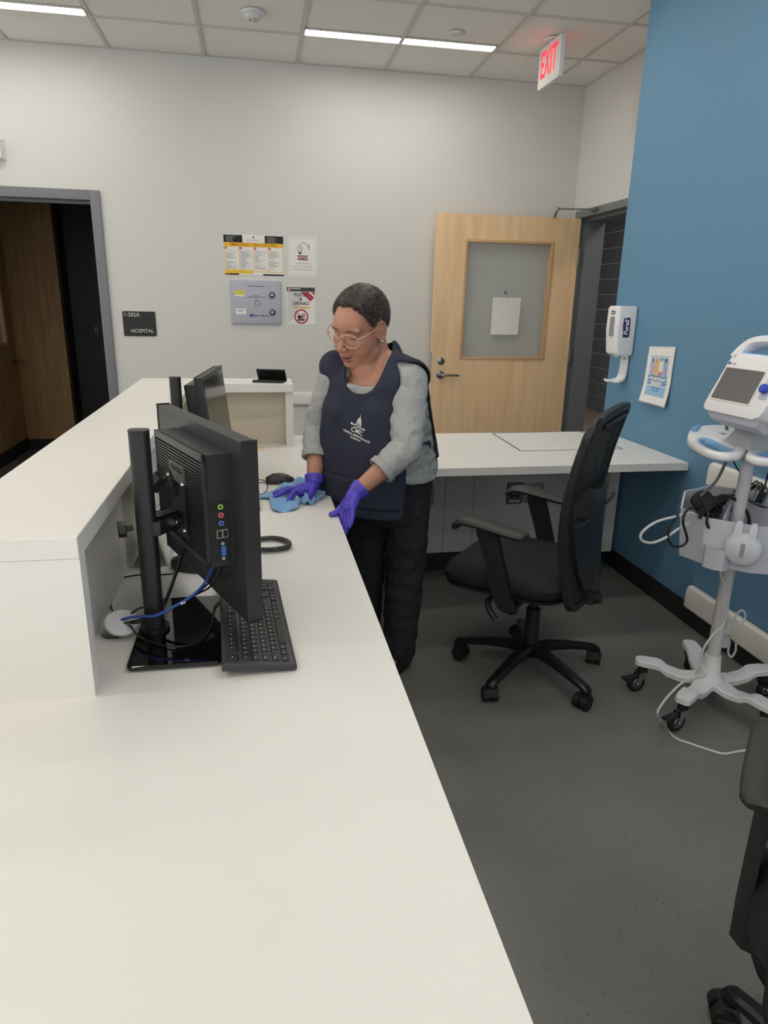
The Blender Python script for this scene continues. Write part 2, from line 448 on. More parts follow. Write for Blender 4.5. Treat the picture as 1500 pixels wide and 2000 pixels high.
# ---- rails on the walls
def rail(name, label, y0, y1, z0, z1, x_face, out, axis):
    t = thing(name, label, 'wall rail')
    prof = [(0, z0), (out * .55, z0), (out, z0 + .014), (out, z1 - .03), (out * .8, z1 - .008), (out * .45, z1), (0, z1)]
    if axis == 'Y':
        t.location = (x_face, y0, z0)
        rings = [[(-a, y - y0, z - z0) for a, z in prof] for y in (y0, y0 + .006, y1)]
        rings[0] = [(-a * .8, 0, (z - z0) * .93 + .004) for a, z in prof]
    else:
        t.location = (y0, x_face, z0)
        rings = [[(x - y0, -a, z - z0) for a, z in prof] for x in (y0, y0 + .006, y1)]
    MB().loft(rings).build('cover', M_OFFWHITE, t, angle=30)
    e = MB()
    if axis == 'Y': e.loft([[(-a * 1.01 - .0008, -.004, (z - z0) * .99 + .001) for a, z in prof], [(-a * 1.01 - .0008, .05, (z - z0) * 1.0) for a, z in prof]])
    else: e.loft([[(-.004, -a * 1.01, (z - z0)) for a, z in prof], [(.05, -a * 1.01, (z - z0)) for a, z in prof]])
    e.build('end_cap', M_OFFWHITE, t, angle=30)
    return t
rail('wall_rail', 'upper white crash rail on the blue wall behind the vital signs cart', 0.2, 2.685, .688, .802, XB, .032, 'Y')
rail('wall_rail', 'lower white crash rail on the blue wall near the floor', 0.2, 2.69, .088, .205, XB - .008, .032, 'Y')
rail('wall_rail', 'pale chair rail on the back wall between the counter and the wooden door', -.9, 2.44, .675, .775, YB, .03, 'X')

# ================================================================ counter, worktop and what stands on them
ZW, ZT = .757, 1.067
def PX(x, y, Y):
    """point seen at pixel (x, y) lying on the plane Y"""
    d = _fw + _rt * ((x - 750) / F_PX) - _up * ((y - 1000) / F_PX)
    return CAM_POS + d * (Y / d.y)
def PZ(x, y, z):
    d = _fw + _rt * ((x - 750) / F_PX) - _up * ((y - 1000) / F_PX)
    return CAM_POS + d * ((z - CAM_POS.z) / d.z)

# ---- continuous white worktop (near leg, long run, far desk)
t = thing('worktop', 'long white L-shaped worktop running below the raised counter to the blue wall', 'worktop', (0, 0, 0))
HX, HY, HR = -.325, 1.432, .029
b = MB(); z0 = ZW - .036
b.box(-1.45, .256, .06, 1.10, z0, ZW)
b.box(-.58, HX - .06, 1.10, 2.868, z0, ZW).box(HX + .06, .256, 1.10, 2.868, z0, ZW)
b.box(HX - .06, HX + .06, 1.10, HY - .06, z0, ZW).box(HX - .06, HX + .06, HY + .06, 2.868, z0, ZW)
sq, ci = [], []
for k in range(32):
    a = k * 2 * PI / 32 + PI / 4; c, s = math.cos(a), math.sin(a); m_ = max(abs(c), abs(s))
    sq.append((HX + .06 * c / m_, HY + .06 * s / m_)); ci.append((HX + HR * c, HY + HR * s))
b.prism(sq, z0, ZW, holes=[ci])
b.box(-.58, XB - .003, 2.868, 3.70, z0, ZW)
b.build('slab', M_STONE, t, smooth=False)
b = MB().cyl((HX, HY, ZW - .09), (HX, HY, ZW - .036), HR + .004, n=24)
b.build('grommet_well', mat('brown chipboard', (112, 96, 78), .8), t)
for x0, x1, y0, y1 in ((-.5, .17, 1.25, 1.27), (-.5, .17, 2.84, 2.86), (.15, .17, 1.27, 2.84), (-1.4, .15, .2, .22)):
    MB().box(x0, x1, y0, y1, 0, z0).build('support_panel', M_GREYPANEL, t, smooth=False)
for x0, x1 in ((.17, 1.0), (1.003, 1.168), (1.171, XB - .003)):
    MB().box(x0, x1, 3.53, 3.55, .105, z0, bevel=.001).build('modesty_panel', M_GREYPANEL, t, smooth=False)
MB().box(.17, XB - .009, 3.522, 3.55, 0, .105).build('toe_kick', M_BASEBLK, t, smooth=False)
MB().box(1.93, 1.99, 3.44, 3.528, .1, z0).build('corner_post', M_GREYPANEL, t, smooth=False)

# ---- raised counter standing on it
t = thing('raised_counter', 'raised white counter ledge with recessed beige panels standing along the worktop', 'counter', (-.45, 1.174, ZW))
o = Vector((-.45, 1.174, ZW)); TM = Matrix.Translation(-o)
X0, X1, YS, YF, YX = -.572, -.311, 1.174, 3.66, 3.405
poly = [(X0, YS), (X1, YS), (X1, YX), (.171, YX), (.171, YF), (X0, YF)]
b = MB().prism(poly, ZT - .04, ZT, M=TM, bevel=.0015, seg=1); b.build('ledge_top', M_STONE, t, smooth=False)
MB().box(X0, X1, YS, YS + .038, ZW, ZT - .04, M=TM).build('end_panel', M_STONE, t, smooth=False)
MB().box(.134, .171, YX + .02, YF, ZW, ZT - .04, M=TM).build('end_panel', M_STONE, t, smooth=False)
MB().box(X1 - .068, X1 - .048, YS + .038, YX + .08, ZW, ZT - .04, M=TM).build('inner_panel', M_STONE, t, smooth=False)
MB().box(X1 - .048, .134, YX + .075, YX + .095, ZW, ZT - .04, M=TM).build('return_panel', M_STONE_IN, t, smooth=False)
MB().box(X0 + .003, X0 + .02, YS + .038, YF, ZW, ZT - .04, M=TM).build('outer_panel', M_STONE, t, smooth=False)
MB().box(X0 + .02, .134, YF - .02, YF - .003, ZW, ZT - .04, M=TM).build('outer_panel', M_STONE, t, smooth=False)
t = thing('counter_front', 'white front of the reception counter below the raised ledge on the public side', 'counter', (-.585, 1.17, 0))
MB().box(-.015, .0, 0, 2.49, .1, ZW - .002).build('front_panel', M_STONE, t, smooth=False)
MB().box(0, .004, 0, 2.49, 0, .1).build('kick_strip', M_BASEBLK, t, smooth=False)

# ---- monitor with stand (all-in-one with fluted back)
def stand(t, pole_h, base_z=0.0):
    """pole stands at local origin; glass base plate on the desk"""
    b = MB().prism(rrect(.182, .325, .012, cx=.056, cy=.0), .004, .0135, bevel=.0015, seg=1)
    b.build('base_plate', M_BLACKGLOSS, t)
    for x in (-.02, .14):
        for y in (-.14, .14): MB().cyl((x, y, 0), (x, y, .005), .008, n=12).build('rubber_foot', M_RUBBER, t)
    prof = rrect(.040, .034, .012, n=4)
    MB().prism(prof, .013, pole_h).build('pole', M_BLACKMETAL, t)
    MB().prism(rrect(.041, .035, .012), pole_h, pole_h + .004, bevel=.001, seg=1).build('pole_cap', M_BLACKSATIN, t)
    MB().cyl((0, 0, .0135), (0, 0, .022), .03, n=24).build('pole_collar', M_BLACKMETAL, t)

def screen(t, M, W, H, hu0, hu1, hz0, hz1, detail=True):
    """panel in local frame M: x along the width (0 = near end, -W = far end), y out of the back, z up from the bottom"""
    S = mat('dark screen', (26, 27, 29), .16, spec=.6)
    MB().box(-W, 0, -.014, .014, 0, H, bevel=.003, M=M).build('panel', M_BLACKSATIN, t)
    MB().box(-W + .014, -.014, -.0152, -.013, .02, H - .014, M=M).build('screen', S, t, smooth=False)
    hd = .07
    # housing made of frame and fluted ribs
    b = MB().box(hu0, hu1, .014, hd - .004, hz0, hz1, M=M)
    b.build('back_housing', M_BLACKSATIN, t, smooth=False)
    b = MB()
    b.box(hu0, hu1, hd - .006, hd + .002, hz1 - .014, hz1, M=M).box(hu0, hu1, hd - .006, hd + .002, hz0, hz0 + .012, M=M)
    b.box(hu0, hu0 + .006, hd - .006, hd + .002, hz0, hz1, M=M).box(hu1 - .006, hu1, hd - .006, hd + .002, hz0, hz1, M=M)
    b.build('back_rim', M_BLACKSATIN, t, smooth=False)
    if not detail: return
    cu, cz = -.232, .207
    n = 30; st = (hz1 - hz0 - .03) / n
    rib = MB().box(0, hu1 - .008 - (cu + .052), hd - .004, hd + .001, 0, st * .5).mesh('rib', False)
    rib2 = MB().box(0, (cu - .052) - (hu0 + .008), hd - .004, hd + .001, 0, st * .5).mesh('rib', False)
    rib3 = MB().box(0, hu1 - hu0 - .016, hd - .004, hd + .001, 0, st * .5).mesh('rib', False)
    for k in range(n):
        z = hz0 + .014 + k * st
        full = z > hz1 - .045 or z < cz - .09
        for me, x in ((rib3, hu0 + .008),) if full else ((rib, cu + .052), (rib2, hu0 + .008)):
            r = link('rib', me, M_BLACK, t); r.matrix_local = M @ Matrix.Translation((x, 0, z))
    GP = mat('grey plastic plate', (92, 90, 84), .45)
    MB().box(cu - .05, cu + .05, hd - .003, hd + .002, cz + .045, hz1 - .047, M=M, bevel=.001).build('name_plate', GP, t)
    me = text_mesh('SAMSUNG', .0165, bold=.0005)
    me.transform(M @ frame((cu, hd + .0025, cz + .072), (1, 0, 0), (0, 0, 1), (0, 1, 0))); link('lettering', me, M_BLACK, t)
    # vesa plate: waisted
    pl = [(.05, .052), (.058, .02), (.05, -.02), (.056, -.062), (.03, -.066), (0, -.07), (-.03, -.066), (-.056, -.06), (-.036, -.02), (-.036, .01), (-.056, .052), (-.046, .062), (-.025, .045), (-.012, .012), (.014, .012), (.03, .04)]
    MB().prism([(cu + a, cz + c) for a, c in pl], 0, .004, M=M @ frame((0, hd + .002, 0), (1, 0, 0), (0, 0, 1), (0, 1, 0)) ).build('mount_plate', M_BLACKMETAL, t)
    for a, c in ((-.048, .05), (.046, .048), (-.046, -.052), (.046, -.054)):
        MB().cyl((cu + a, hd + .004, cz + c), (cu + a, hd + .010, cz + c), .0055, .004, n=12, M=M).build('screw', M_CHROME, t)
    # sockets on the near side of the housing
    b = MB().box(hu1, hu1 + .0015, .022, .062, .118, .245, M=M).build('socket_plate', M_BLACK, t, smooth=False)
    for z, c in ((.234, (150, 190, 84)), (.217, (214, 110, 110)), (.2, (86, 128, 205))):
        ring = MB().lathe([(.0026, 0), (.0056, 0), (.0056, .003), (.0026, .003)], 16, M @ frame((hu1 + .0012, .041, z), (0, 1, 0), (0, 0, 1), (1, 0, 0)), ring=True)
        s_ = ring.build('audio_jack', mat('jack %d' % c[0], c, .4), t)
        MB().cyl((hu1 + .001, .041, z), (hu1 + .0025, .041, z), .0027, n=10, M=M).build('jack_hole', M_RUBBER, s_)
    for y in (.034, .0455):
        u_ = MB().box(hu1 + .001, hu1 + .004, y - .0055, y + .0055, .169, .186, M=M).build('usb_socket', mat('nickel', (190, 184, 166), .35, metal=.3), t, smooth=False)
        MB().box(hu1 + .004, hu1 + .0045, y - .0043, y + .0043, .1705, .1845, M=M).build('socket_slot', M_RUBBER, u_, smooth=False)
    v_ = MB().prism(rrect(.0085, .022, .003), 0, .005, M=M @ frame((hu1 + .001, .039, .141), (0, 1, 0), (0, 0, 1), (1, 0, 0))).build('video_socket', mat('blue socket', (70, 112, 190), .4), t)
    for z in (.125, .157):
        MB().cyl((hu1 + .001, .040, z), (hu1 + .005, .040, z), .0035, n=6, M=M).build('socket_nut', mat('nickel', (190, 184, 166), .35, metal=.3), v_)

ang = math.radians(23.4)
U = Vector((math.sin(ang), -math.cos(ang), 0)); NB = Vector((-math.cos(ang), -math.sin(ang), 0))
bpos = Vector((-.0195, 1.30, .83)); pole = Vector((-.236, 1.413, ZW))
t = thing('monitor', 'black monitor on a pole stand seen from its fluted back, nearest on the worktop', 'monitor', pole)
MM = frame(bpos - pole, U, NB, (0, 0, 1))
stand(t, .447)
screen(t, MM, .545, .372, -.382, -.062, .108, .34)
# arm from the pole to the mount plate
q0 = Vector((0, 0, .245)); q1 = MM @ Vector((-.232, .076, .207)); dr = (q1 - q0); dr.z = 0; dr.normalize()
qm = q0 + dr * .055; pr_ = Vector((-dr.y, dr.x, 0))
b = MB().box(.010, .030, -.016, .016, .230, .261, bevel=.003); b.build('clamp', M_BLACKMETAL, t)
A = frame(q0, dr, pr_, (0, 0, 1)); L_ = (Vector((q1.x, q1.y, q0.z)) - q0).length
b = MB().box(.02, .075, -.02, -.015, -.018, .02, M=A).box(.02, .075, .015, .02, -.018, .02, M=A).box(.02, .075, -.02, .02, .014, .02, M=A)
b.box(.05, L_, -.013, .013, -.014, .012, M=A); b.build('arm', M_BLACKMETAL, t, smooth=False)
b = MB().cyl(A @ Vector((.06, -.031, 0)), A @ Vector((.06, .03, 0)), .006, n=12).cyl(A @ Vector((.06, -.030, 0)), A @ Vector((.06, -.02, 0)), .012, n=6)
b.build('bolt', M_CHROME, t)
MB().cyl((-.027, -.002, .246), (-.04, -.006, .246), .006, n=10).build('knob_stem', M_BLACK, t)
b = MB().cyl((-.04, -.006, .246), (-.055, -.01, .246), .017, n=6, bevel=.002); b.build('clamp_knob', M_BLACK, t)
kp = PX(304, 942, 1.50) - pole
b = MB().cyl(kp + Vector((-.01, 0, -.012)), kp + Vector((.012, 0, .014)), .021, .018, n=6, bevel=.003); b.build('tilt_knob', M_BLACK, t)
MB().box(-.33, -.25, .02, .055, .098, .112, M=MM).build('plug_block', mat('grey plastic plate', (92, 90, 84), .45), t, smooth=False)

# ---- second monitor further along
p2 = Vector((-.293, 2.60, ZW))
t = thing('monitor', 'black monitor farther along the worktop with its dark screen facing the chair', 'monitor', p2)
a2 = math.radians(5.5)
U2 = Vector((-math.sin(a2), -math.cos(a2), 0)); N2 = Vector((-math.cos(a2), math.sin(a2), 0))
tl = math.radians(6)
Z2 = (Vector((0, 0, 1)) * math.cos(tl) + N2 * math.sin(tl)); Y2 = (N2 * math.cos(tl) - Vector((0, 0, 1)) * math.sin(tl))
top_near = PZ(386, 739, 1.186)
M2 = frame(top_near - Z2 * .33 - p2, U2, Y2, Z2)
stand(t, .425)
screen(t, M2, .49, .33, -.40, -.09, .05, .30, detail=False)
b = MB().box(-.027, .027, -.024, .024, .24, .275, bevel=.003); b.build('clamp', M_BLACKMETAL, t)
c0 = Vector((0, 0, .257)); c1 = M2 @ Vector((-.245, .066, .18))
MB().tube([c0, c1], .014, n=10).build('arm', M_BLACKMETAL, t)

# ---- keyboard(s)
KEYROWS = None
def make_keyboard(name, label, loc, rotz, tilt=5.0):
    """local: x along the length (esc end = 0 ... numeric pad end = L), y from the front edge (0) to the back (D)"""
    t = thing(name, label, 'keyboard', loc, rotz, 'keyboards')
    L, D, H = .438, .145, .018
    T = Matrix.Rotation(math.radians(tilt), 4, 'X')
    prof = [(0, 0), (D, 0), (D, .016), (D - .004, .019), (.004, .013), (0, .01)]
    b = MB(); rings = [[(x, y + (.0 if 0 < x < L else .0), z) for y, z in prof] for x in (0, L)]
    b.loft(rings, M=T); bmesh.ops.bevel(b.bm, geom=b.bm.edges[:], offset=.0025, segments=2, affect='EDGES', profile=.6)
    b.build('case', mat('keyboard grey', (58, 58, 59), .45), t)
    for x in (.04, L - .06):
        MB().box(x, x + .02, D - .022, D - .012, -.003, .010).build('foot', M_RUBBER, t, smooth=False)
    u = .01905; kx0, ky0 = .010, .012; zt_ = lambda y: .0105 + (y / D) * .0075
    M_KEY = mat('key black', (44, 44, 45), .5)
    rows = [  # (y row, [(x units, width units)])
        (0, [(0, 1.25), (1.25, 1.25), (2.5, 1.25), (3.75, 6.25), (10, 1.25), (11.25, 1.25), (12.5, 1.25), (13.75, 1.25), (15.25, 1), (16.25, 1), (17.25, 1), (18.5, 2), (20.5, 1)]),
        (1, [(0, 2.25)] + [(2.25 + k, 1) for k in range(10)] + [(12.25, 2.75), (16.25, 1)] + [(18.5 + k, 1) for k in range(3)]),
        (2, [(0, 1.75)] + [(1.75 + k, 1) for k in range(11)] + [(12.75, 2.25)] + [(18.5 + k, 1) for k in range(3)]),
        (3, [(0, 1.5)] + [(1.5 + k, 1) for k in range(12)] + [(13.5, 1.5)] + [(15.25 + k, 1) for k in range(3)] + [(18.5 + k, 1) for k in range(4)]),
        (4, [(k, 1) for k in range(13)] + [(13, 2)] + [(15.25 + k, 1) for k in range(3)] + [(18.5 + k, 1) for k in range(4)]),
        (5.35, [(0, 1)] + [(2 + k, 1) for k in range(4)] + [(6.5 + k, 1) for k in range(4)] + [(11 + k, 1) for k in range(4)] + [(15.25 + k, 1) for k in range(3)])]
    cache = {}
    wells = MB()
    for ry, ks in rows:
        x0 = ks[0][0]; px = None
        y = ky0 + ry * u
        segs = []; s0 = ks[0][0]; e0 = s0
        for (kx, kw) in ks:
            if kx - e0 > .05: segs.append((s0, e0)); s0 = kx
            e0 = kx + kw
        segs.append((s0, e0))
        for (sa, sb) in segs:
            wells.box(kx0 + sa * u - .001, kx0 + sb * u + .001, y - .0012, y + u + .0008, zt_(y) - .004, zt_(y + u / 2) + .0012, M=T)
        for (kx, kw) in ks:
            if kw not in cache:
                w2, d2 = kw * u / 2 - .0011, u / 2 - .0016
                cache[kw] = MB().loft([[(-w2, -d2, 0), (w2, -d2, 0), (w2, d2, 0), (-w2, d2, 0)], [(-w2 + .001, -d2 + .001, .0045), (w2 - .001, -d2 + .001, .0045), (w2 - .001, d2 - .0015, .0052), (-w2 + .001, d2 - .0015, .0052)]]).mesh('key', False)
            k_ = link('key', cache[kw], M_KEY, t)
            yc = y + u / 2
            k_.matrix_local = T @ Matrix.Translation((kx0 + (kx + kw / 2) * u, yc, zt_(yc) + .0008))
    wells.build('key_well', M_RUBBER, t, smooth=False)
    # pale legends on the caps, one object
    lg = MB(); rnd = random.Random(3)
    for ry, ks in rows:
        for (kx, kw) in ks:
            if kw > 3: continue
            yc = ky0 + ry * u + u / 2; xa = kx0 + kx * u + .005
            lg.box(xa, xa + .002 + .002 * rnd.random() * kw, yc + .001, yc + .0035, zt_(yc) + .006, zt_(yc) + .0064, M=T)
    lg.build('key_legend', mat('legend white', (190, 190, 188), .6), t, smooth=False)['kind'] = 'stuff'
    MB().cyl((.17, D - .0065, .0195), (.28, D - .0065, .0195), .0035, n=10, M=T).build('pen_ridge', M_BLACKSATIN, t)
    return t
# the near keyboard: its left end towards the viewer, back edge against the base plate
ka = PZ(580, 1307, .762); kb = PZ(540, 1134, .762)
yaw_k = math.atan2(kb.y - ka.y, kb.x - ka.x)
make_keyboard('keyboard', 'black keyboard lying in front of the nearest monitor by its glossy base plate', (ka.x, ka.y, ZW + .003), yaw_k, tilt=5)
make_keyboard('keyboard', 'black keyboard mostly hidden behind the nearest monitor, near the blue cloth', (-.006, 2.30, ZW + .003), math.radians(92), tilt=3)

# ---- mice
def make_mouse(label, loc, rotz):
    t = thing('computer_mouse', label, 'mouse', loc, rotz, 'computer mice')
    rings = []
    for k in range(11):
        s = k / 10; x = -.056 + .112 * s
        wd = .031 * (1 - abs(2 * s - 1) ** 3.0 * .55) * (1 if 0 < k < 10 else .8); h = .037 * math.sin(PI * (.16 + .74 * (1 - s))) ** .8
        rings.append([(x, wd * math.cos(a), max(0.0025, .004 + h * max(0, math.sin(a)) ** .8)) if a <= PI else (x, wd * math.cos(a) * .95, .0015) for a in [j * 2 * PI / 20 for j in range(20)]])
    b = MB().loft(rings); b.build('shell', mat('mouse charcoal', (54, 54, 55), .42), t, angle=60)
    MB().cyl((.026, -.003, .031), (.026, .003, .031), .0085, n=14).build('scroll_wheel', M_RUBBER, t)
    MB().box(.012, .052, -.0006, .0006, .012, .0322, M=Matrix.Rotation(.12, 4, 'Y')).build('button_seam', M_RUBBER, t, smooth=False)
    return t
m1 = PZ(372, 1111, ZW); m2 = PZ(547, 943, ZW)
make_mouse('charcoal mouse beside the keyboard, half hidden under the nearest monitor', (m1.x, m1.y, ZW), math.radians(150))
make_mouse('charcoal mouse on the open worktop next to the blue cloth', (m2.x, m2.y, ZW), math.radians(183))

# ---- cables
def cable(name, label, pts, r, m, cat='cable', n=8, k=6, group=None):
    b = MB().tube(pts, r, n=n, smooth=k)
    o = b.build(name, m); return tag(o, label, cat, group)
zc_ = ZW + .0022
cable('mouse_cable', 'thin black mouse cable curving over the worktop to the round cable hole', [m1 + Vector((-.05, .02, .006)), PZ(340, 1120, zc_), PZ(270, 1123, zc_), PZ(236, 1131, zc_), PZ(218, 1156, zc_), PZ(217, 1183, zc_), PZ(222, 1200, zc_), PZ(228, 1220, zc_ + .002), Vector((HX, HY, ZW - .05))], .0019, M_CABLE)
m2l = m2 + Vector((-.052, .004, .006))
cable('mouse_cable', 'thin black cable looping from the mouse beside the blue cloth', [m2l, PZ(516, 938, zc_), PZ(505, 937, zc_), PZ(490, 940, zc_), PZ(505, 943, zc_), PZ(519, 942, zc_ + .004), PZ(523, 950, zc_), PZ(517, 962, zc_), PZ(503, 966, zc_), PZ(490, 966, zc_)], .0016, M_CABLE)
hole = Vector((HX + .008, HY + .004, ZW - .04))
def mon(u, y, z): return (MM @ Vector((u, y, z))) + pole
pb = mon(-.10, .045, .108)
cable('network_cable', 'blue network cable from the round grommet to the nearest monitor', [hole, PX(234, 1219, 1.42), PX(246, 1208, 1.41), PX(275, 1204, 1.385), PX(305, 1202, 1.372), PX(345, 1182, 1.385), PX(380, 1160, 1.405), PX(402, 1135, 1.425), mon(-.085, .05, .11)], .0032, M_BLUECABLE)
o = MB().tube([PX(352, 1179, 1.388), PX(361, 1175, 1.393)], .0039, n=8).build('cable_tag', M_WHITEPL)
o['label'] = 'small white paper flag wrapped round the blue network cable'; o['category'] = 'cable tag'
cable('signal_cable', 'black signal cable running beside the blue network cable', [hole + Vector((.004, 0, 0)), PX(240, 1220, 1.415), PX(270, 1216, 1.38), PX(320, 1196, 1.375), PX(355, 1176, 1.40), PX(392, 1152, 1.43), PX(412, 1132, 1.44), mon(-.075, .048, .108)], .0024, M_CABLE)
cable('signal_cable', 'second black signal cable hanging just right of the blue network cable', [hole + Vector((-.004, 0, 0)), PX(243, 1222, 1.412), PX(280, 1208, 1.378), PX(330, 1190, 1.38), PX(385, 1160, 1.415), PX(408, 1148, 1.435), PX(425, 1128, 1.44), mon(-.066, .04, .108)], .0022, M_CABLE)
cable('power_cable', 'thick black power cable slanting down from the nearest monitor past its pole', [mon(-.27, .04, .10), PX(356, 1083, 1.545), PX(345, 1115, 1.51), PX(333, 1150, 1.47), PX(320, 1180, 1.44), PX(306, 1193, 1.437), PX(280, 1186, 1.44), PX(258, 1197, 1.435), PX(240, 1216, 1.43), hole + Vector((0, .008, 0))], [.004, .004, .004, .0039, .0035, .0025, .0022, .0022, .0022, .0022], M_CABLE)
cable('keyboard_cable', 'thin black keyboard cable looping over the glossy base plate', [hole + Vector((.002, -.004, 0)), PX(250, 1222, 1.405), PX(268, 1240, 1.375), PZ(290, 1252, .7745), PZ(330, 1262, .7745), PZ(370, 1260, .7745), PZ(400, 1243, .7745), PZ(414, 1218, .7745), PZ(416, 1200, .7745), PZ(420, 1183, .7745), PZ(430, 1174, .7735)], .0018, M_CABLE)
# white grommet lid pushed up by the cables
gc = Vector((-.3045, 1.413, .789)); gn = Vector((.22, -.42, .88)).normalized()
gx = gn.orthogonal().normalized(); gy = gn.cross(gx)
t = thing('grommet_lid', 'white round cable grommet lid tipped up beside the hole in the worktop', 'grommet', (gc.x, gc.y, ZW))
GM = frame(gc - Vector((gc.x, gc.y, ZW)), gx, gy, gn)
MB().lathe([(.001, -.005), (.031, -.005), (.034, -.003), (.034, .003), (.032, .005), (.001, .005)], 32, GM).build('disc', M_WHITEPL, t)
MB().lathe([(.001, -.012), (.026, -.012), (.026, -.005), (.001, -.005)], 24, GM).build('collar', M_WHITEPL, t)

# ---- coiled handset cord
pts = [PZ(x, y, ZW + .010) for x, y in ((470, 1056), (500, 1053), (530, 1051), (552, 1054), (564, 1060), (562, 1068), (545, 1072), (520, 1074), (490, 1074), (465, 1076))]
core, _ = catmull(pts, 24)
L_ = 0; coil = []; ref = Vector((0, 0, 1))
for i in range(len(core) - 1):
    tdir = (core[i + 1] - core[i]); seg = tdir.length; tdir.normalize(); sd = tdir.cross(ref)
    for j in range(3):
        s = L_ + seg * j / 3; a = s / .0046 * 2 * PI
        coil.append(core[i].lerp(core[i + 1], j / 3) + (ref * math.sin(a) + sd * math.cos(a)) * .0065)
    L_ += seg
# resample finely enough for round coils
def coil_pts():
    out = []; acc = 0; n = int(L_ / .0046 * 10)
    cum = [0]
    for i in range(len(core) - 1): cum.append(cum[-1] + (core[i + 1] - core[i]).length)
    j = 0
    for k in range(n):
        s = cum[-1] * k / n
        while cum[j + 1] < s: j += 1
        f = (s - cum[j]) / max(1e-9, cum[j + 1] - cum[j]); p = core[j].lerp(core[j + 1], f)
        td = (core[j + 1] - core[j]).normalized(); sd = td.cross(ref); a = 2 * PI * k / 10
        out.append(p + (ref * math.sin(a) + sd * math.cos(a)) * .0062)
    return out
o = MB().tube(coil_pts(), .0021, n=5).build('coiled_cord', mat('grey coil cord', (72, 72, 73), .5))
tag(o, 'dark grey coiled telephone cord looping on the worktop behind the nearest monitor', 'cord')

# ---- clear sign holder with a printed sheet behind the pole
t = thing('sign_holder', 'clear slanted sign holder with a printed sheet standing behind the nearest pole', 'sign holder', (-.295, 1.93, ZW))
M_ACR = mat('clear acrylic', (232, 236, 236), .06, alpha=.3)
tilt = Matrix.Rotation(math.radians(-14), 4, 'Y')
MB().box(-.002, .002, -.11, .11, .002, .29, M=Matrix.Translation((.04, 0, 0)) @ tilt, bevel=.0008).build('front_leaf', M_ACR, t)
MB().box(-.002, .002, -.11, .11, .002, .15, M=Matrix.Translation((-.055, 0, 0)) @ Matrix.Rotation(math.radians(24), 4, 'Y'), bevel=.0008).build('back_leg', M_ACR, t)
MB().box(-.055, .045, -.11, .11, 0, .003).build('foot', M_ACR, t)
sh = Matrix.Translation((.0355, 0, 0)) @ tilt
MB().box(-.0008, .0008, -.105, .105, .01, .285, M=sh).build('sheet', mat('cream paper', (222, 212, 186), .8), t, smooth=False)
b = MB()
rnd = random.Random(5)
for k in range(9):
    zz = .25 - k * .02
    for y in np.arange(-.09, .08, .022):
        if rnd.random() < .75: b.box(-.0012, -.0008, y, y + .008 + .01 * rnd.random(), zz, zz + .009, M=sh)
b.build('print', M_GREYINK, t, smooth=False)['kind'] = 'stuff'

# ---- small things
nt = PZ(500, 876, ZW)
o = MB().box(-.05, .036, -.042, .038, 0, .0012).build('sticky_note', mat('pale orange paper', (238, 208, 158), .8), smooth=False)
o.location = (nt.x + .002, nt.y, ZW); tag(o, 'pale orange sticky note on the worktop by the beige counter panel', 'note')
t = thing('easel_holder', 'black tilted display easel standing on the far end of the raised ledge', 'holder', (.062, 3.50, ZT), math.radians(-14))
MB().box(-.075, .075, -.05, .05, 0, .006, bevel=.001).build('foot', M_BLACK, t)
MB().box(-.068, .075, -.004, .004, 0, .075, M=Matrix.Translation((0, .05, .002)) @ Matrix.Rotation(math.radians(40), 4, 'X')).build('back_plate', M_BLACK, t, smooth=False)
MB().box(-.075, .075, -.054, -.046, 0, .014, bevel=.001).build('lip', M_BLACK, t)
# blue tape square on the far desk
M_TAPE = mat('blue tape', (72, 98, 150), .6)
t = thing('tape_square', 'thin blue tape outline of a square on the far desk', 'tape', (1.58, 3.44, ZW))
c_ = [(-.272, .245), (-.288, -.24), (.27, -.235), (.27, .27)]
for i in range(4):
    a_, d_ = Vector((*c_[i], 0)), Vector((*c_[(i + 1) % 4], 0)); e = (d_ - a_).normalized(); s_ = Vector((-e.y, e.x, 0)) * .005
    MB().loft([[a_ - s_, a_ + s_, a_ + s_ + Vector((0, 0, .0005)), a_ - s_ + Vector((0, 0, .0005))], [d_ - s_, d_ + s_, d_ + s_ + Vector((0, 0, .0005)), d_ - s_ + Vector((0, 0, .0005))]]).build('tape_strip', M_TAPE, t, smooth=False)

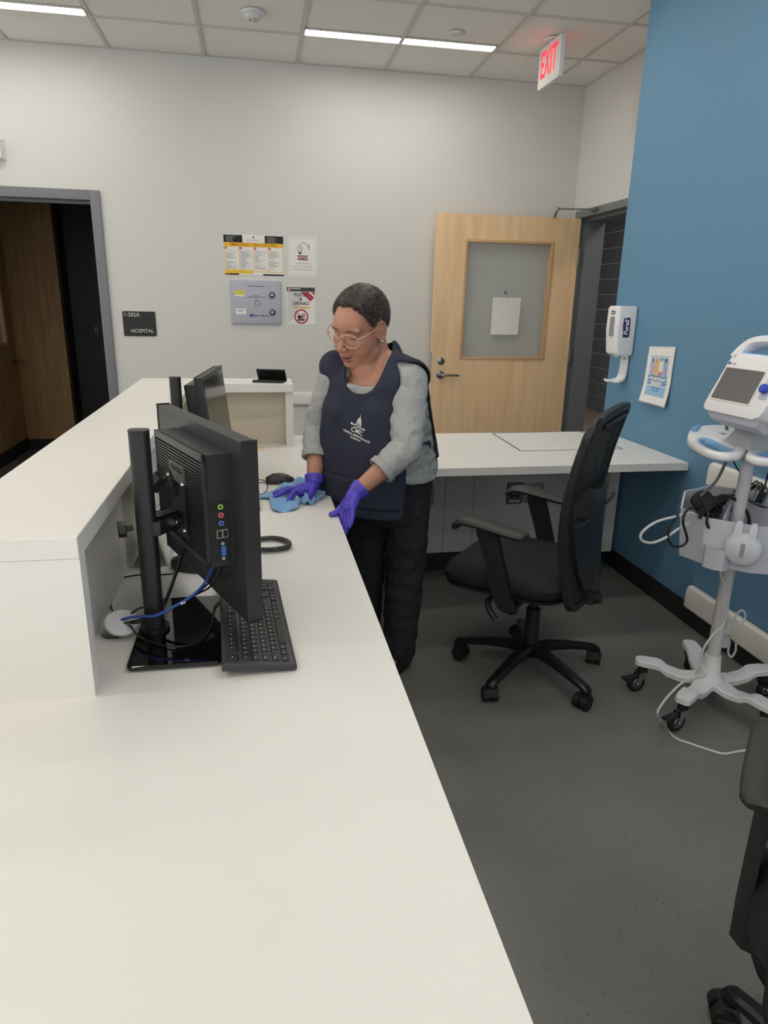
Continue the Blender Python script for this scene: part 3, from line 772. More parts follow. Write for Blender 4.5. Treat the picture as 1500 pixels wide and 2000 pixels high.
# ---- blue cloth under the hand (height field over the worktop with folds)
def cloth():
    t = []
    out = [PZ(x, y, ZW) for x, y in ((507, 975), (524, 962), (548, 958), (546, 952), (572, 938), (598, 938), (622, 943), (634, 958), (635, 972), (620, 980), (612, 987), (595, 988), (588, 984), (580, 996), (556, 1001), (534, 1000), (527, 985), (524, 977))]
    c = sum(out, Vector()) / len(out)
    ring, _ = catmull(out, 9, True)
    N = len(ring); R = 40; rows = []
    rnd = random.Random(11)
    for i in range(R + 1):
        f = i / R
        row = []
        for j, p in enumerate(ring):
            q = c.lerp(p, f); a = j / N * 2 * PI
            h = .004 + .008 * (1 - f) + .010 * abs(math.sin(a * 3.5 + f * 5)) * f * (1 - .25 * f) + .006 * math.sin(q.x * 95 + q.y * 40) * math.sin(q.y * 70 - q.x * 30)
            # gathered folds standing up on the viewer's side of the hand
            gx_, gy_ = q.x - .150, q.y - 2.375
            h += .034 * math.exp(-((gx_ / .05) ** 2 + (gy_ / .05) ** 2)) * (.5 + .5 * math.sin(q.x * 190 + q.y * 25)) ** 1.5
            h += .020 * math.exp(-(((q.x - .055) / .035) ** 2 + ((q.y - 2.36) / .045) ** 2)) * (.55 + .45 * math.sin(q.y * 120 + q.x * 60))
            h += .012 * math.exp(-(((q.x - .235) / .03) ** 2 + ((q.y - 2.43) / .06) ** 2))
            h += .010 * math.exp(-(((q.x - .02) / .03) ** 2 + ((q.y - 2.44) / .03) ** 2))
            # pressed flat under the hand
            hd_ = math.exp(-(((q.x - .12) / .085) ** 2 + ((q.y - 2.452) / .045) ** 2)); h = h * (1 - .8 * hd_) + .010 * hd_
            e = (1 - f) * 1e9
            row.append(q + Vector((0, 0, max(.002, h if f < .98 else h * .45))))
        rows.append(row)
    b = MB().grid(rows, wrap=True)
    bmesh.ops.remove_doubles(b.bm, verts=b.bm.verts[:], dist=1e-5)
    me = b.mesh('cleaning_cloth', True, 80)
    o = link('cleaning_cloth', me, mat('blue microfibre', (126, 172, 214), .9, spec=.1, bump=(700, .6), sheen=.4, noise=(60, .05)))
    s = o.modifiers.new('t', 'SOLIDIFY'); s.thickness = .003; s.offset = -1
    return tag(o, 'light blue microfibre cloth bunched under the gloved hand', 'cloth')
cloth()

# ================================================================ doors, signs and wall things
# ---- maple door standing open along the back wall
DX0, DX1, DY = 1.328, 2.448, 5.235
t = thing('maple_door', 'light maple door with a big glass panel standing open before the back wall', 'door', (DX1, DY, 0))
wd = DX1 - DX0; gx0, gx1, gz0, gz1 = -(DX1 - 1.553), -(DX1 - 2.238), 1.052, 1.912
p = MB()
for (xa, xb, za, zb) in ((-wd, gx0, .012, 2.09), (gx1, 0, .012, 2.09), (gx0, gx1, .012, gz0), (gx0, gx1, gz1, 2.09)): p.box(xa, xb, 0, .045, za, zb)
p.build('leaf', M_MAPLE, t, smooth=False)
M_BEAD = mat('maple bead', (206, 168, 124), .4)
p = MB()
for y0, y1 in ((-.006, .006), (.039, .051)):
    p.box(gx0 - .006, gx0 + .014, y0, y1, gz0 - .006, gz1 + .006, bevel=.002).box(gx1 - .014, gx1 + .006, y0, y1, gz0 - .006, gz1 + .006, bevel=.002)
    p.box(gx0 + .014, gx1 - .014, y0, y1, gz0 - .006, gz0 + .014, bevel=.002).box(gx0 + .014, gx1 - .014, y0, y1, gz1 - .014, gz1 + .006, bevel=.002)
p.build('glazing_bead', M_BEAD, t)
MB().box(gx0 + .002, gx1 - .002, .02, .026, gz0, gz1).build('pane', M_GLASS, t, smooth=False)
b = MB().lathe([(.001, 0), (.027, 0), (.027, .006), (.022, .010), (.001, .010)], 24, frame((-wd + .073, 0, 1.03), (1, 0, 0), (0, 0, 1), (0, -1, 0)))
b.box(-wd + .070, -wd + .076, -.013, -.008, 1.018, 1.042); b.build('deadbolt_cylinder', M_STEEL, t)
b = MB().lathe([(.001, 0), (.030, 0), (.030, .007), (.014, .012), (.012, .045), (.001, .046)], 24, frame((-wd + .07, 0, .928), (1, 0, 0), (0, 0, 1), (0, -1, 0)))
b.tube([(-wd + .07, -.042, .928), (-wd + .1, -.05, .928), (-wd + .15, -.052, .927), (-wd + .21, -.05, .926)], [.011, .0095, .0085, .008], smooth=4, n=10); b.build('lever_handle', M_STEEL, t)
b = MB().lathe([(.001, 0), (.030, 0), (.030, .007), (.014, .012), (.012, .04), (.001, .041)], 24, frame((-wd + .07, .045, .928), (1, 0, 0), (0, 0, 1), (0, 1, 0)))
b.tube([(-wd + .07, .083, .928), (-wd + .21, .085, .926)], .009, n=10); b.build('lever_handle', M_STEEL, t)
MB().box(-wd - .001, -wd + .001, .01, .035, .86, 1.1).build('latch_plate', M_STEEL, t, smooth=False)
for z in (.3, 1.08, 1.82):
    b = MB().box(-.001, .012, -.001, .0005, z - .06, z + .06).cyl((.008, -.006, z - .06), (.008, -.006, z + .06), .006, n=10)
    b.build('hinge', M_GREYFRAME, t)
# closer arm from the door head to the frame
t = thing('door_closer', 'thin dark door closer arm reaching from the maple door to the grey frame', 'door closer', (2.23, 5.2, 2.095))
A0, A1, A2 = Vector((0, .03, .0)), PX(1089, 408, 5.10) - Vector((2.23, 5.2, 2.095)), PX(1168, 409, 4.98) - Vector((2.23, 5.2, 2.095))
b = MB().tube([A0, A1], .009, n=6); b.build('main_arm', M_GREYFRAME2, t)
b = MB().tube([A1, A2], .006, n=6); b.build('forearm', M_GREYFRAME2, t)
MB().cyl(A1 - Vector((0, 0, .012)), A1 + Vector((0, 0, .012)), .013, n=12).build('elbow_joint', M_STEEL, t)
ax = Vector((XR - .02, 5.2 + A2.y, 2.095 + A2.z)) - Vector((2.23, 5.2, 2.095))
MB().box(ax.x - .03, ax.x, ax.y - .04, ax.y + .04, ax.z - .015, ax.z + .012, bevel=.003).build('shoe', M_STEEL, t)
MB().box(-.06, .1, .083, .125, -.06, -.01, bevel=.004).build('closer_body', M_GREYFRAME2, t)

# ---- sheets and plates on the back wall: local frame x right, y up, z out of the wall
def on_back(name, label, cat, x0, x1, z0, z1, group=None):
    t = thing(name, label, cat, ((x0 + x1) / 2, YB, z0), group=group)
    W_, H_ = x1 - x0, z1 - z0
    M = frame((0, 0, H_ / 2), (1, 0, 0), (0, 0, 1), (0, -1, 0))
    return t, W_, H_, M
def rect(M, x0, x1, y0, y1, z, m, t, name='print', th=.0004):
    return MB().box(x0, x1, y0, y1, z, z + th, M=M).build(name, m, t, smooth=False)
def at_(M, x, y, z=0): return M @ Matrix.Translation((x, y, z))
M_YEL = mat('poster yellow', (236, 190, 62), .7); M_RED = mat('poster red', (178, 62, 62), .7); M_BRN = mat('poster brown', (172, 98, 30), .7)
t, W_, H_, M = on_back('emergency_poster', 'yellow and white emergency procedures poster on the back wall', 'poster', -.205, .218, 1.627, 1.902)
rect(M, -W_ / 2, W_ / 2, -H_ / 2, H_ / 2, 0, M_PAPER, t, 'sheet', .0015)
hx, hy = W_ / 2, H_ / 2; z = .0016
rect(M, -hx, hx, hy - .083, hy - .054, z, M_YEL, t)
rect(M, -hx, -hx + .132, hy - .054, hy - .004, z, M_INK, t); rect(M, hx - .132, hx, hy - .054, hy - .004, z, M_INK, t)
rect(M, -hx, hx, -hy, -hy + .010, z, M_INK, t); rect(M, -hx + .004, -hx + .2, -hy + .010, -hy + .036, z, M_YEL, t)
rect(M, -hx + .204, hx, -hy + .022, -hy + .027, z, M_YEL, t); rect(M, -hx + .1, hx - .15, -hy, -hy + .010, z + .0003, M_PAPER, t)
rect(M, -hx + .0, -hx + .03, -hy, -hy + .010, z + .0003, M_RED, t)
for k in range(5): rect(M, -hx + k * .1035, -hx + k * .1035 + .004, -hy + .03, hy - .083, z, M_YEL, t)
text('EMERGENCY PROCEDURES', .0275, M_BRN, t, at_(M, 0, hy - .069, z + .0008), bold=.0002, space=1.0)
text('THE UNIVERSITY', .013, M_GREYINK, t, at_(M, .0, hy - .037, z + .0004))
MB().prism([(-.006, .007), (.006, .007), (.006, 0), (0, -.008), (-.006, 0)], z, z + .0005, M=at_(M, 0, hy - .018)).build('crest', M_RED, t, smooth=False)
b = MB(); rnd = random.Random(2)
for k in range(4):
    x = -hx + .006 + k * .1035
    rect(M, x, x + .016, hy - .1, hy - .084, z + .0003, M_RED, t, 'icon_square')
    rect(M, x + .005, x + .011, hy - .095, hy - .089, z + .0008, M_PAPER, t, 'icon')
    y = hy - .112
    while y > -hy + .04:
        if rnd.random() > .12: b.box(x + .004, x + .03 + .06 * rnd.random(), y, y + .0022, z, z + .0003, M=M)
        y -= .0055
for s in (-1, 1):
    for k in range(5): b2 = b.box(s * (hx - .066) - .05, s * (hx - .066) - .01 + .05 * rnd.random(), hy - .016 - k * .008, hy - .0128 - k * .008, z + .0006, z + .0009, M=M)
b.build('small_print', M_GREYINK, t, smooth=False)['kind'] = 'stuff'

t, W_, H_, M = on_back('camera_notice', 'white video recording notice with a dome camera beside the emergency poster', 'sign', .252, .463, 1.625, 1.902)
hx, hy = W_ / 2, H_ / 2
rect(M, -hx, hx, -hy, hy, 0, M_PAPER, t, 'sheet', .0015)
M_LG = mat('print light grey', (205, 205, 205), .7); M_MG = mat('print mid grey', (150, 150, 150), .7)
b = MB()
for x0, x1, y0, y1 in ((-hx + .012, hx - .012, hy - .013, hy - .0115), (-hx + .012, hx - .012, -hy + .0115, -hy + .013), (-hx + .0115, -hx + .013, -hy + .012, hy - .012), (hx - .013, hx - .0115, -hy + .012, hy - .012)): b.box(x0, x1, y0, y1, .0016, .002, M=M)
b.build('border', M_MG, t, smooth=False)
text('NOTICE', .026, M_PAPER, t, at_(M, 0, -.006, .0028), bold=.0005, xscale=.8)
rect(M, -.038, .038, -.022, .01, .0016, mat('notice maroon', (112, 44, 48), .7), t)
for k, s in enumerate(('ALL PERSONS AND', 'ACTIVITY IN THIS AREA', 'MAY BE VIDEO RECORDED')): text(s, .0125, M_MG, t, at_(M, 0, -.046 - k * .021, .0018), bold=.0002)
el = lambda cx, cy, rx, ry, n=24, a0=0, a1=360: [(cx + rx * math.cos(math.radians(a0 + (a1 - a0) * k / n)), cy + ry * math.sin(math.radians(a0 + (a1 - a0) * k / n))) for k in range(n)]
MB().prism([(-.016, .085), (-.03, .098), (-.016, .1), (-.032, .08), (-.044, .055), (-.043, .04), (-.03, .032), (0, .032), (.006, .045), (.004, .065), (-.004, .085)][3:] + [(-.016, .096)], .0016, .002, M=M).build('camera_print', M_LG, t, smooth=False)
MB().prism([(-.034, .033), (-.004, .033), (-.012, .018), (-.026, .018)], .0016, .0021, M=M).build('camera_print', mat('print dark grey', (70, 70, 72), .7), t, smooth=False)
MB().tube([(-.005, .1, .002), (.02, .092, .002), (.036, .075, .002), (.044, .06, .002)], .0025, n=6, smooth=4, M=M).build('camera_print', M_MG, t)
rect(M, .042, .05, .05, .085, .0016, M_MG, t)

t, W_, H_, M = on_back('control_panel', 'grey metal wall panel with two round locks below the emergency poster', 'panel', -.174, .190, 1.283, 1.59)
hx, hy = W_ / 2, H_ / 2
M_PANEL = mat('grey-blue painted metal', (176, 178, 190), .45)
MB().box(-hx, hx, -hy, hy, 0, .018, bevel=.004, M=M).build('body', M_PANEL, t)
MB().box(-hx + .008, hx - .008, -hy + .008, hy - .008, .018, .0205, bevel=.001, M=M).build('face', M_PANEL, t)
for y in (.055, -.068):
    d = MB().lathe([(.001, 0), (.022, 0), (.022, .006), (.018, .009), (.001, .009)], 24, at_(M, hx - .063, y, .02)).build('lock', mat('dark metal', (70, 70, 72), .35, metal=.6), t)
    MB().lathe([(.001, 0), (.014, 0), (.012, .004), (.001, .004)], 20, at_(M, hx - .063, y, .029)).build('lock_face', M_STEEL, d)
rect(M, -hx + .03, -hx + .104, .04, .08, .0206, mat('label yellow', (214, 204, 60), .6), t, 'yellow_label', .002)
rect(M, -hx + .03, -hx + .104, .04, .052, .0228, M_PAPER, t)
rect(M, -hx + .035, -hx + .108, -.086, -.046, .0206, M_PAPER, t, 'white_label', .002)
rect(M, -hx + .05, -hx + .09, -.062, -.058, .0228, M_INK, t)
b = MB().lathe([(.0185, 0), (.0205, 0), (.0205, .003), (.0185, .003)], 28, at_(M, 0.012, -.004, .0206), ring=True); b.build('ring', M_INK, t)
b = MB().box(-.055, .065, hy - .041, hy - .0375, .0206, .021, M=M).box(-.012, .02, .046, .049, .0206, .021, M=M).box(-.058, .07, .036, .039, .0206, .021, M=M); b.build('small_print', M_INK, t, smooth=False)['kind'] = 'stuff'
MB().lathe([(.001, 0), (.012, 0), (.012, .001), (.001, .001)], 20, at_(M, -.036, -.092, .0206)).build('emblem', mat('logo blue', (46, 84, 160), .5), t)
text('Beacon', .019, mat('logo charcoal', (66, 68, 84), .5), t, at_(M, .004, -.092, .0212), bold=.0003); text('Medaes', .019, mat('logo slate', (84, 100, 160), .5), t, at_(M, .068, -.092, .0212), bold=.0002)

t, W_, H_, M = on_back('food_sign', 'white no food and drinks sign with a red prohibition circle', 'sign', .237, .446, 1.285, 1.555)
hx, hy = W_ / 2, H_ / 2
rect(M, -hx, hx, -hy, hy, 0, M_PAPER, t, 'sheet', .0015)
MB().prism([(-hx + .004, hy - .036), (hx - .09, hy - .036), (-hx + .055, -hy + .05), (-hx + .004, -hy + .004)], .0016, .0018, M=M).build('print', M_LG, t, smooth=False)
rect(M, -hx, hx, hy - .034, hy - .004, .0018, mat('print charcoal', (72, 66, 66), .7), t)
M_PINK = mat('print crimson', (176, 62, 82), .7)
MB().prism([(.0, hy - .036), (hx - .05, hy - .036), (hx - .006, hy - .075), (hx - .035, hy - .105)], .0018, .002, M=M).build('print', M_PINK, t, smooth=False)
MB().prism([(hx - .03, hy - .036), (hx - .003, hy - .036), (hx - .003, hy - .062)], .0018, .002, M=M).build('print', M_PINK, t, smooth=False)
rect(M, -hx + .008, -hx + .026, hy - .03, hy - .008, .0024, mat('print tan', (208, 176, 148), .7), t, 'crest')
rect(M, -hx + .03, -hx + .1, hy - .018, hy - .011, .0024, M_LG, t)
for s, y in (('FOOD', .076), ('&', .046), ('DRINKS', .015)): text(s, .034, mat('print near black', (58, 54, 58), .7), t, at_(M, -.002, y, .0026), bold=.0006)
rect(M, -.068, .068, -.018, -.010, .0018, M_YEL, t)
text('Not Permitted In This Space', .0095, M_BRN, t, at_(M, 0, -.013, .0024))
cy = -.078
MB().prism(el(0, cy, .053, .053, 40), .0018, .0022, M=M, holes=[el(0, cy, .042, .042, 40)]).build('prohibition_ring', mat('ring red', (178, 60, 68), .7), t, smooth=False)
b = MB()
b.prism(rrect(.05, .012, .004, cx=-.004, cy=cy - .024), .0018, .002, M=M).prism(rrect(.042, .008, .003, cx=-.006, cy=cy - .010), .0018, .002, M=M).prism(el(-.008, cy - .002, .022, .012, 16), .0018, .002, M=M)
for k in range(4): b.box(-.0 + k * .008, .004 + k * .008, cy - .004, cy + .026 - 2 * abs(k - 2) * .002, .0018, .002, M=M)
b.build('burger_print', M_INK, t, smooth=False)
MB().box(-.046, .046, -.004, .004, .0024, .003, M=at_(M, 0, cy) @ Matrix.Rotation(math.radians(-38), 4, 'Z')).build('prohibition_bar', mat('bar pale red', (206, 120, 118), .7), t, smooth=False)

t, W_, H_, M = on_back('room_plaque', 'black room plaque reading 1-202A HOSPITAL beside the dark doorway', 'sign', -.94, -.713, 1.186, 1.359)
hx, hy = W_ / 2, H_ / 2
MB().prism(rrect(W_, H_, .008), 0, .006, M=M, bevel=.001, seg=1).build('plate', mat('plaque black', (34, 35, 38), .5), t)
M_CREAM = mat('cream lettering', (224, 216, 198), .6)
def serif(txt, size, M_, t_, **k):
    me = text_mesh(txt, size, extrude=.0008, **k)
    me.transform(M_); return link('lettering', me, M_CREAM, t_)
serif('1-202A', .037, at_(M, -hx + .008, hy - .024, .007), t, align='LEFT', bold=.0001)
serif('HOSPITAL', .036, at_(M, .016, -hy + .036, .007), t, bold=.0001, xscale=.98)

t = thing('wall_strobe', 'white alarm strobe on the back wall at the left edge above the doorway', 'alarm', (-1.65, YB, 2.365))
b = MB().loft([[(s * a, -.0, c) for s, c in ((-1, -.066), (1, -.066), (1, .066), (-1, .066))] for a in (.066,)] + [[(s * .05, -.05, c * .8) for s, c in ((-1, -.066), (1, -.066), (1, .066), (-1, .066))]]); b.build('body', M_WHITEPL, t, smooth=False)
for k in range(3): MB().box(-.04, .052, -.053, -.046, -.04 + k * .022, -.034 + k * .022).build('grille_bar', M_OFFWHITE, t, smooth=False)
MB().box(-.03, .03, -.056, -.046, .02, .045, bevel=.004).build('lens', M_WHITEPL2, t)

# paper hung on the door glass by a clip
t = thing('blank_sheet', 'blank white sheet hanging by a clip on the glass of the maple door', 'paper', (1.9, DY - .004, 1.235))
rows = [[((-.114 + .228 * i / 8) * (1 - .02 * (1 - j / 6)) - .004 * (1 - j / 6), -.002 - .006 * math.sin(i / 8 * PI) * (1 - j / 6), .275 * j / 6) for i in range(9)] for j in range(7)]
b = MB().grid(rows); o = b.build('sheet', M_PAPER, t)
b = MB().tube([(0, -.009, .262), (.0, -.01, .285), (-.006, -.008, .31), (-.016, -.006, .318)], .0022, n=6, smooth=3).cyl((-.012, .018, .312), (-.012, -.004, .312), .009, n=14); b.build('clip_hook', M_STEEL, t)

# ---- ceiling things
t = thing('smoke_detector', 'round white smoke detector on the ceiling between the linear lights', 'detector', (.045, 4.565, ZC))
MB().lathe([(.001, -.036), (.03, -.036), (.046, -.028), (.052, -.015), (.066, -.012), (.066, .002), (.001, .002)], 32).build('body', M_WHITEPL, t)
for k in range(5):
    a = k * 2 * PI / 5; MB().box(.014, .03, -.004, .004, -.0375, -.034, M=Matrix.Rotation(a, 4, 'Z')).build('vent', mat('vent grey', (150, 148, 144), .6), t, smooth=False)
t = thing('ceiling_sensor', 'small round white sprinkler cover plate on the ceiling near the exit sign', 'sprinkler', (1.237, 4.585, ZC))
MB().lathe([(.001, -.010), (.04, -.010), (.043, -.006), (.043, .0), (.001, .0)], 28).build('cover', M_WHITEPL, t)
MB().lathe([(.001, 0), (.034, 0), (.034, .002), (.001, .002)], 28, Matrix.Translation((0, 0, -.0125))).build('rim', M_OFFWHITE, t)

t = thing('exit_sign', 'white hanging exit sign with red letters near the blue wall', 'exit sign', (1.83, 4.545, ZC))
MB().prism(rrect(.32, .225, .02, n=4), -.016, .016, M=frame((0, 0, -.128), (0, -1, 0), (0, 0, 1), (-1, 0, 0)), bevel=.004).build('housing', M_WHITEPL, t)
MB().cyl((0, 0, -.03), (0, 0, 0), .016, n=16).lathe([(.001, -.008), (.05, -.008), (.055, 0), (.001, 0)], 24).build('canopy', M_WHITEPL, t)
M_EXIT = mat('lit red letters', (236, 52, 74), .5, emit=((255, 40, 66), .9))
for s in (-1, 1):
    f = frame((s * .0162, 0, -.128), (0, s, 0), (0, 0, 1), (s, 0, 0))
    MB().prism(rrect(.298, .2, .014), 0, .0012, M=f).build('face_plate', M_OFFWHITE, t, smooth=False)
    text('EXIT', .205, M_EXIT, t, f @ Matrix.Translation((0, .004, .0022)), bold=.003, extrude=.0006, xscale=.60)

# ---- dispenser on the blue wall; local: x towards the viewer's side (-Y), z up, out = -X
t = thing('sanitizer_dispenser', 'white hand sanitizer dispenser with drip tray on the blue wall', 'dispenser', (XB, 3.56, 1.06))
D = frame((0, 0, 0), (0, -1, 0), (-1, 0, 0), (0, 0, 1))     # local (a, out, z): a grows towards the viewer
zb, zt_ = .148, .405
def ring(z, hw, o0, o1, r=.012):
    return [(a, (o0 + o1) / 2 + c, z) for a, c in rrect(2 * hw, (o1 - o0), r, n=4)]
b = MB().loft([ring(zb, .058, .002, .085), ring(zb + .012, .064, .001, .098), ring(zb + .13, .064, .001, .112), ring(zt_ - .014, .062, .001, .112), ring(zt_, .056, .002, .104)], M=D)
b.build('body', M_WHITEPL, t)
b = MB().prism(rrect(.046, .105, .018, n=6), 0, .004, M=D @ frame((.005, .110, zb + .15), (1, 0, 0), (0, 0, 1), (0, 1, 0))); b.build('sight_window', mat('grey tinted window', (140, 138, 140), .15), t)
M_NAVY = mat('label navy', (38, 40, 96), .5)
MB().prism([(-.052, -.017), (.046, -.021), (.052, .012), (.04, .018), (-.046, .021), (-.052, .012)], 0, .0008, M=D @ frame((.0645, .058, zb + .147), (0, 0, 1), (0, -1, 0), (1, 0, 0))).build('label_badge', M_NAVY, t, smooth=False)
me = text_mesh('Purell', .034, bold=.0009, shear=.15, extrude=.0004); me.transform(D @ frame((.0656, .058, zb + .147), (0, 0, 1), (0, 1, 0), (1, 0, 0))); link('lettering', me, M_PAPER, t)
MB().prism([(-.018, -.002), (.02, -.002), (.014, .004), (-.012, .005)], 0, .0009, M=D @ frame((.0646, .079, zb + .155), (0, 0, 1), (0, -1, 0), (1, 0, 0))).build('label_accent', mat('label magenta', (176, 50, 130), .5), t, smooth=False)
MB().prism([(-.022, -.009), (.02, -.009), (.024, .008), (-.02, .010)], 0, .0008, M=D @ frame((.005, .1125, zt_ - .035), (1, 0, 0), (0, 0, 1), (0, 1, 0))).build('label_badge', M_NAVY, t, smooth=False)
me = text_mesh('Purell', .014, bold=.0005, shear=.15, extrude=.0003); me.transform(D @ frame((.002, .1136, zt_ - .035), (1, 0, 0), (0, 0, 1), (0, 1, 0))); link('lettering', me, M_PAPER, t)
# bracket and curved drip tray
prof = [(.012, .15), (.012, .07), (.018, .03), (.034, .008), (.06, .0), (.105, .0075)]
wdt = [.034, .036, .038, .042, .05, .03]
pc, wd_ = catmull([Vector((a, z, 0)) for a, z in prof], 5, r=wdt)
rings = []
for i, p_ in enumerate(pc):
    a, z = p_.x, p_.y; tt = (pc[min(i + 1, len(pc) - 1)] - pc[max(0, i - 1)]).normalized(); nn = Vector((-tt.y, tt.x, 0)) * .005
    rings.append([(s * wd_[i], a + k * nn.x + (.0 if abs(s) == 1 else 0), z + k * nn.y + (.006 if abs(s) == 1 and i > 14 else 0)) for s, k in ((-1, -1), (-.5, -1), (.5, -1), (1, -1), (1, 1), (.5, 1), (-.5, 1), (-1, 1))])
MB().loft(rings, M=D).build('drip_tray', M_WHITEPL, t)
MB().cyl((.012, .018, .128), (.012, .022, .128), .004, n=10, M=D).build('sensor_eye', M_RUBBER, t)
MB().cyl((0, .06, zb - .012), (0, .06, zb + .004), .012, .016, n=14, M=D).build('nozzle', M_WHITEPL2, t)

# ---- hydration station poster, its lower corners curling off the wall
t = thing('hydration_poster', 'laminated hydration station poster with drawn bottles on the blue wall', 'poster', (XB - .002, 3.222, .99))
HW, HH = .112, .278
def ppos(a, z, lift=0.0):      # a: -1..1 from far to near side, z: 0..1 upwards
    out = .003 + .026 * max(0, (.35 - z)) ** 1.2 * (1 if True else 0) * 2 + .008 * (1 - z) * max(0, -a)
    return Vector((-out - lift, -a * HW, z * HH + .006 * a * (z - .2)))
def psheet(a0, a1, z0, z1, lift, name, m, n=8):
    P = [[ppos(a0 + (a1 - a0) * i / n, z0 + (z1 - z0) * j / n, lift) for i in range(n + 1)] for j in range(n + 1)]
    return MB().grid(P).build(name, m, t)
o = psheet(-1.05, 1.05, -.025, 1.025, .0, 'laminate', mat('laminate film', (190, 196, 194), .12, coat=.5)); s_ = o.modifiers.new('t', 'SOLIDIFY'); s_.thickness = .0008; s_.offset = 0
psheet(-1, 1, 0, 1, .0008, 'sheet', M_PAPER)
psheet(-.75, .75, .13, .5, .0014, 'print_water', mat('print water blue', (150, 188, 224), .6))
psheet(-.72, .72, .5, .86, .0014, 'print_sky', mat('print sky', (186, 204, 218), .6))
def pblob(a, z, wa, hz, c, lift=.002):
    return psheet(a - wa, a + wa, z - hz, z + hz, lift, 'bottle_print', mat('print %s' % (c,), c, .6), 2)
pblob(-.52, .63, .12, .11, (188, 168, 200)); pblob(-.52, .77, .06, .03, (90, 84, 140), .0024); pblob(-.2, .63, .14, .12, (230, 182, 112)); pblob(-.2, .77, .09, .03, (226, 150, 96), .0024)
pblob(.16, .64, .13, .12, (226, 230, 210)); pblob(.16, .545, .13, .03, (222, 120, 136), .0024); pblob(.16, .79, .1, .03, (120, 170, 170), .0024)
pblob(.5, .64, .13, .12, (140, 172, 224)); pblob(.5, .78, .1, .03, (84, 88, 150), .0024); pblob(.48, .6, .06, .035, (230, 160, 110), .0026); pblob(.52, .72, .05, .02, (232, 170, 120), .0026)
M_WAVE = mat('print wave blue', (62, 112, 160), .6)
for z, a0, a1 in ((.49, -.74, .74), (.41, -.74, .74), (.35, -.74, -.4), (.36, .35, .74)):
    pts = [ppos(a0 + (a1 - a0) * k / 40, z + .012 * math.sin((a0 + (a1 - a0) * k / 40) * 11), .0026) for k in range(41)]
    MB().tube(pts, .0016, n=5).build('wave_print', M_WAVE, t)
def ptext(s, a, z, size, m, bold):
    me = text_mesh(s, size, bold=bold, extrude=.0003)
    for v in me.vertices:
        q = ppos(a + v.co.x / HW, z + v.co.y / HH, .003 + v.co.z); v.co = q
    link('lettering', me, m, t)
ptext('Hydration', 0, .44, .034, M_PAPER, .0012); ptext('Station', -.05, .37, .032, M_PAPER, .0012)
ptext('Please stop by', 0, .28, .013, mat('print pale blue', (120, 160, 200), .6), .0002); ptext('and refill', 0, .23, .013, mat('print pale blue', (120, 160, 200), .6), .0002)

# ---- sockets under the far desk
M_PLATE = mat('steel wall plate', (150, 150, 150), .4, metal=.3)
def plate(name, label, x0, x1, z0, z1, kind):
    t = thing(name, label, 'socket', ((x0 + x1) / 2, 3.53, z0), group='sockets under the far desk')
    w_, h_ = (x1 - x0) / 2, z1 - z0
    MB().box(-w_, w_, -.008, 0, 0, h_, bevel=.0015).build('cover_plate', M_PLATE if kind == 'power' else mat('grey plate', (112, 112, 112), .5), t)
    if kind == 'data':
        MB().box(-w_ - .004, w_ + .004, -.005, 0, -.004, h_ + .004).build('surround', M_RUBBER, t, smooth=False)
        for x in (-.016, .016):
            for z in (.042, .078): MB().box(x - .011, x + .011, -.010, -.007, z - .01, z + .01).build('data_jack', M_RUBBER, t, smooth=False)
        MB().box(-w_ + .012, w_ - .012, -.0095, -.007, .008, .018).build('label_window', M_OFFWHITE, t, smooth=False)
    else:
        n = 2 if w_ > .05 else 1
        for k in range(n):
            cx = (k - (n - 1) / 2) * .046
            for z in (h_ * .3, h_ * .7):
                f = MB().prism(rrect(.034, .03, .010), 0, .003, M=frame((cx, -.008, z), (1, 0, 0), (0, 0, 1), (0, -1, 0))).build('outlet_face', M_OFFWHITE, t)
                for dx_ in (-.007, .007): MB().box(cx + dx_ - .0015, cx + dx_ + .0015, -.0116, -.0108, z - .003, z + .007).build('slot', M_RUBBER, f, smooth=False)
plate('data_socket', 'grey data socket plate with four black jacks under the far desk', 1.366, 1.448, .386, .5, 'data')
plate('power_socket', 'double power socket plate beside the data plate behind the chair arm', 1.456, 1.575, .386, .5, 'power')
plate('power_socket', "single power socket plate under the far desk beside the woman's dark trousers", .868, .938, .39, .505, 'power')

# ================================================================ office chairs
M_CH = mat('chair black plastic', (33, 33, 34), .45); M_CHF = mat('chair black fabric', (27, 27, 29), .85, bump=(900, .4), noise=(200, .08))
M_CHG = mat('chair gloss base', (24, 24, 25), .28); M_PAD = mat('armrest charcoal', (50, 48, 46), .5)
def make_mesh_mat():
    m = bpy.data.materials.new('chair back mesh'); m.use_nodes = True; nt = m.node_tree; b = nt.nodes['Principled BSDF']
    b.inputs['Base Color'].default_value = (*lin((30, 30, 32)), 1); b.inputs['Roughness'].default_value = .8
    tc = nt.nodes.new('ShaderNodeTexCoord'); ck = nt.nodes.new('ShaderNodeTexChecker'); ck.inputs['Scale'].default_value = 700
    nt.links.new(tc.outputs['Object'], ck.inputs['Vector'])
    mr = nt.nodes.new('ShaderNodeMapRange'); mr.inputs[3].default_value = .72; mr.inputs[4].default_value = 1
    nt.links.new(ck.outputs['Fac'], mr.inputs[0]); nt.links.new(mr.outputs[0], b.inputs['Alpha'])
    return m
M_MESH = make_mesh_mat()
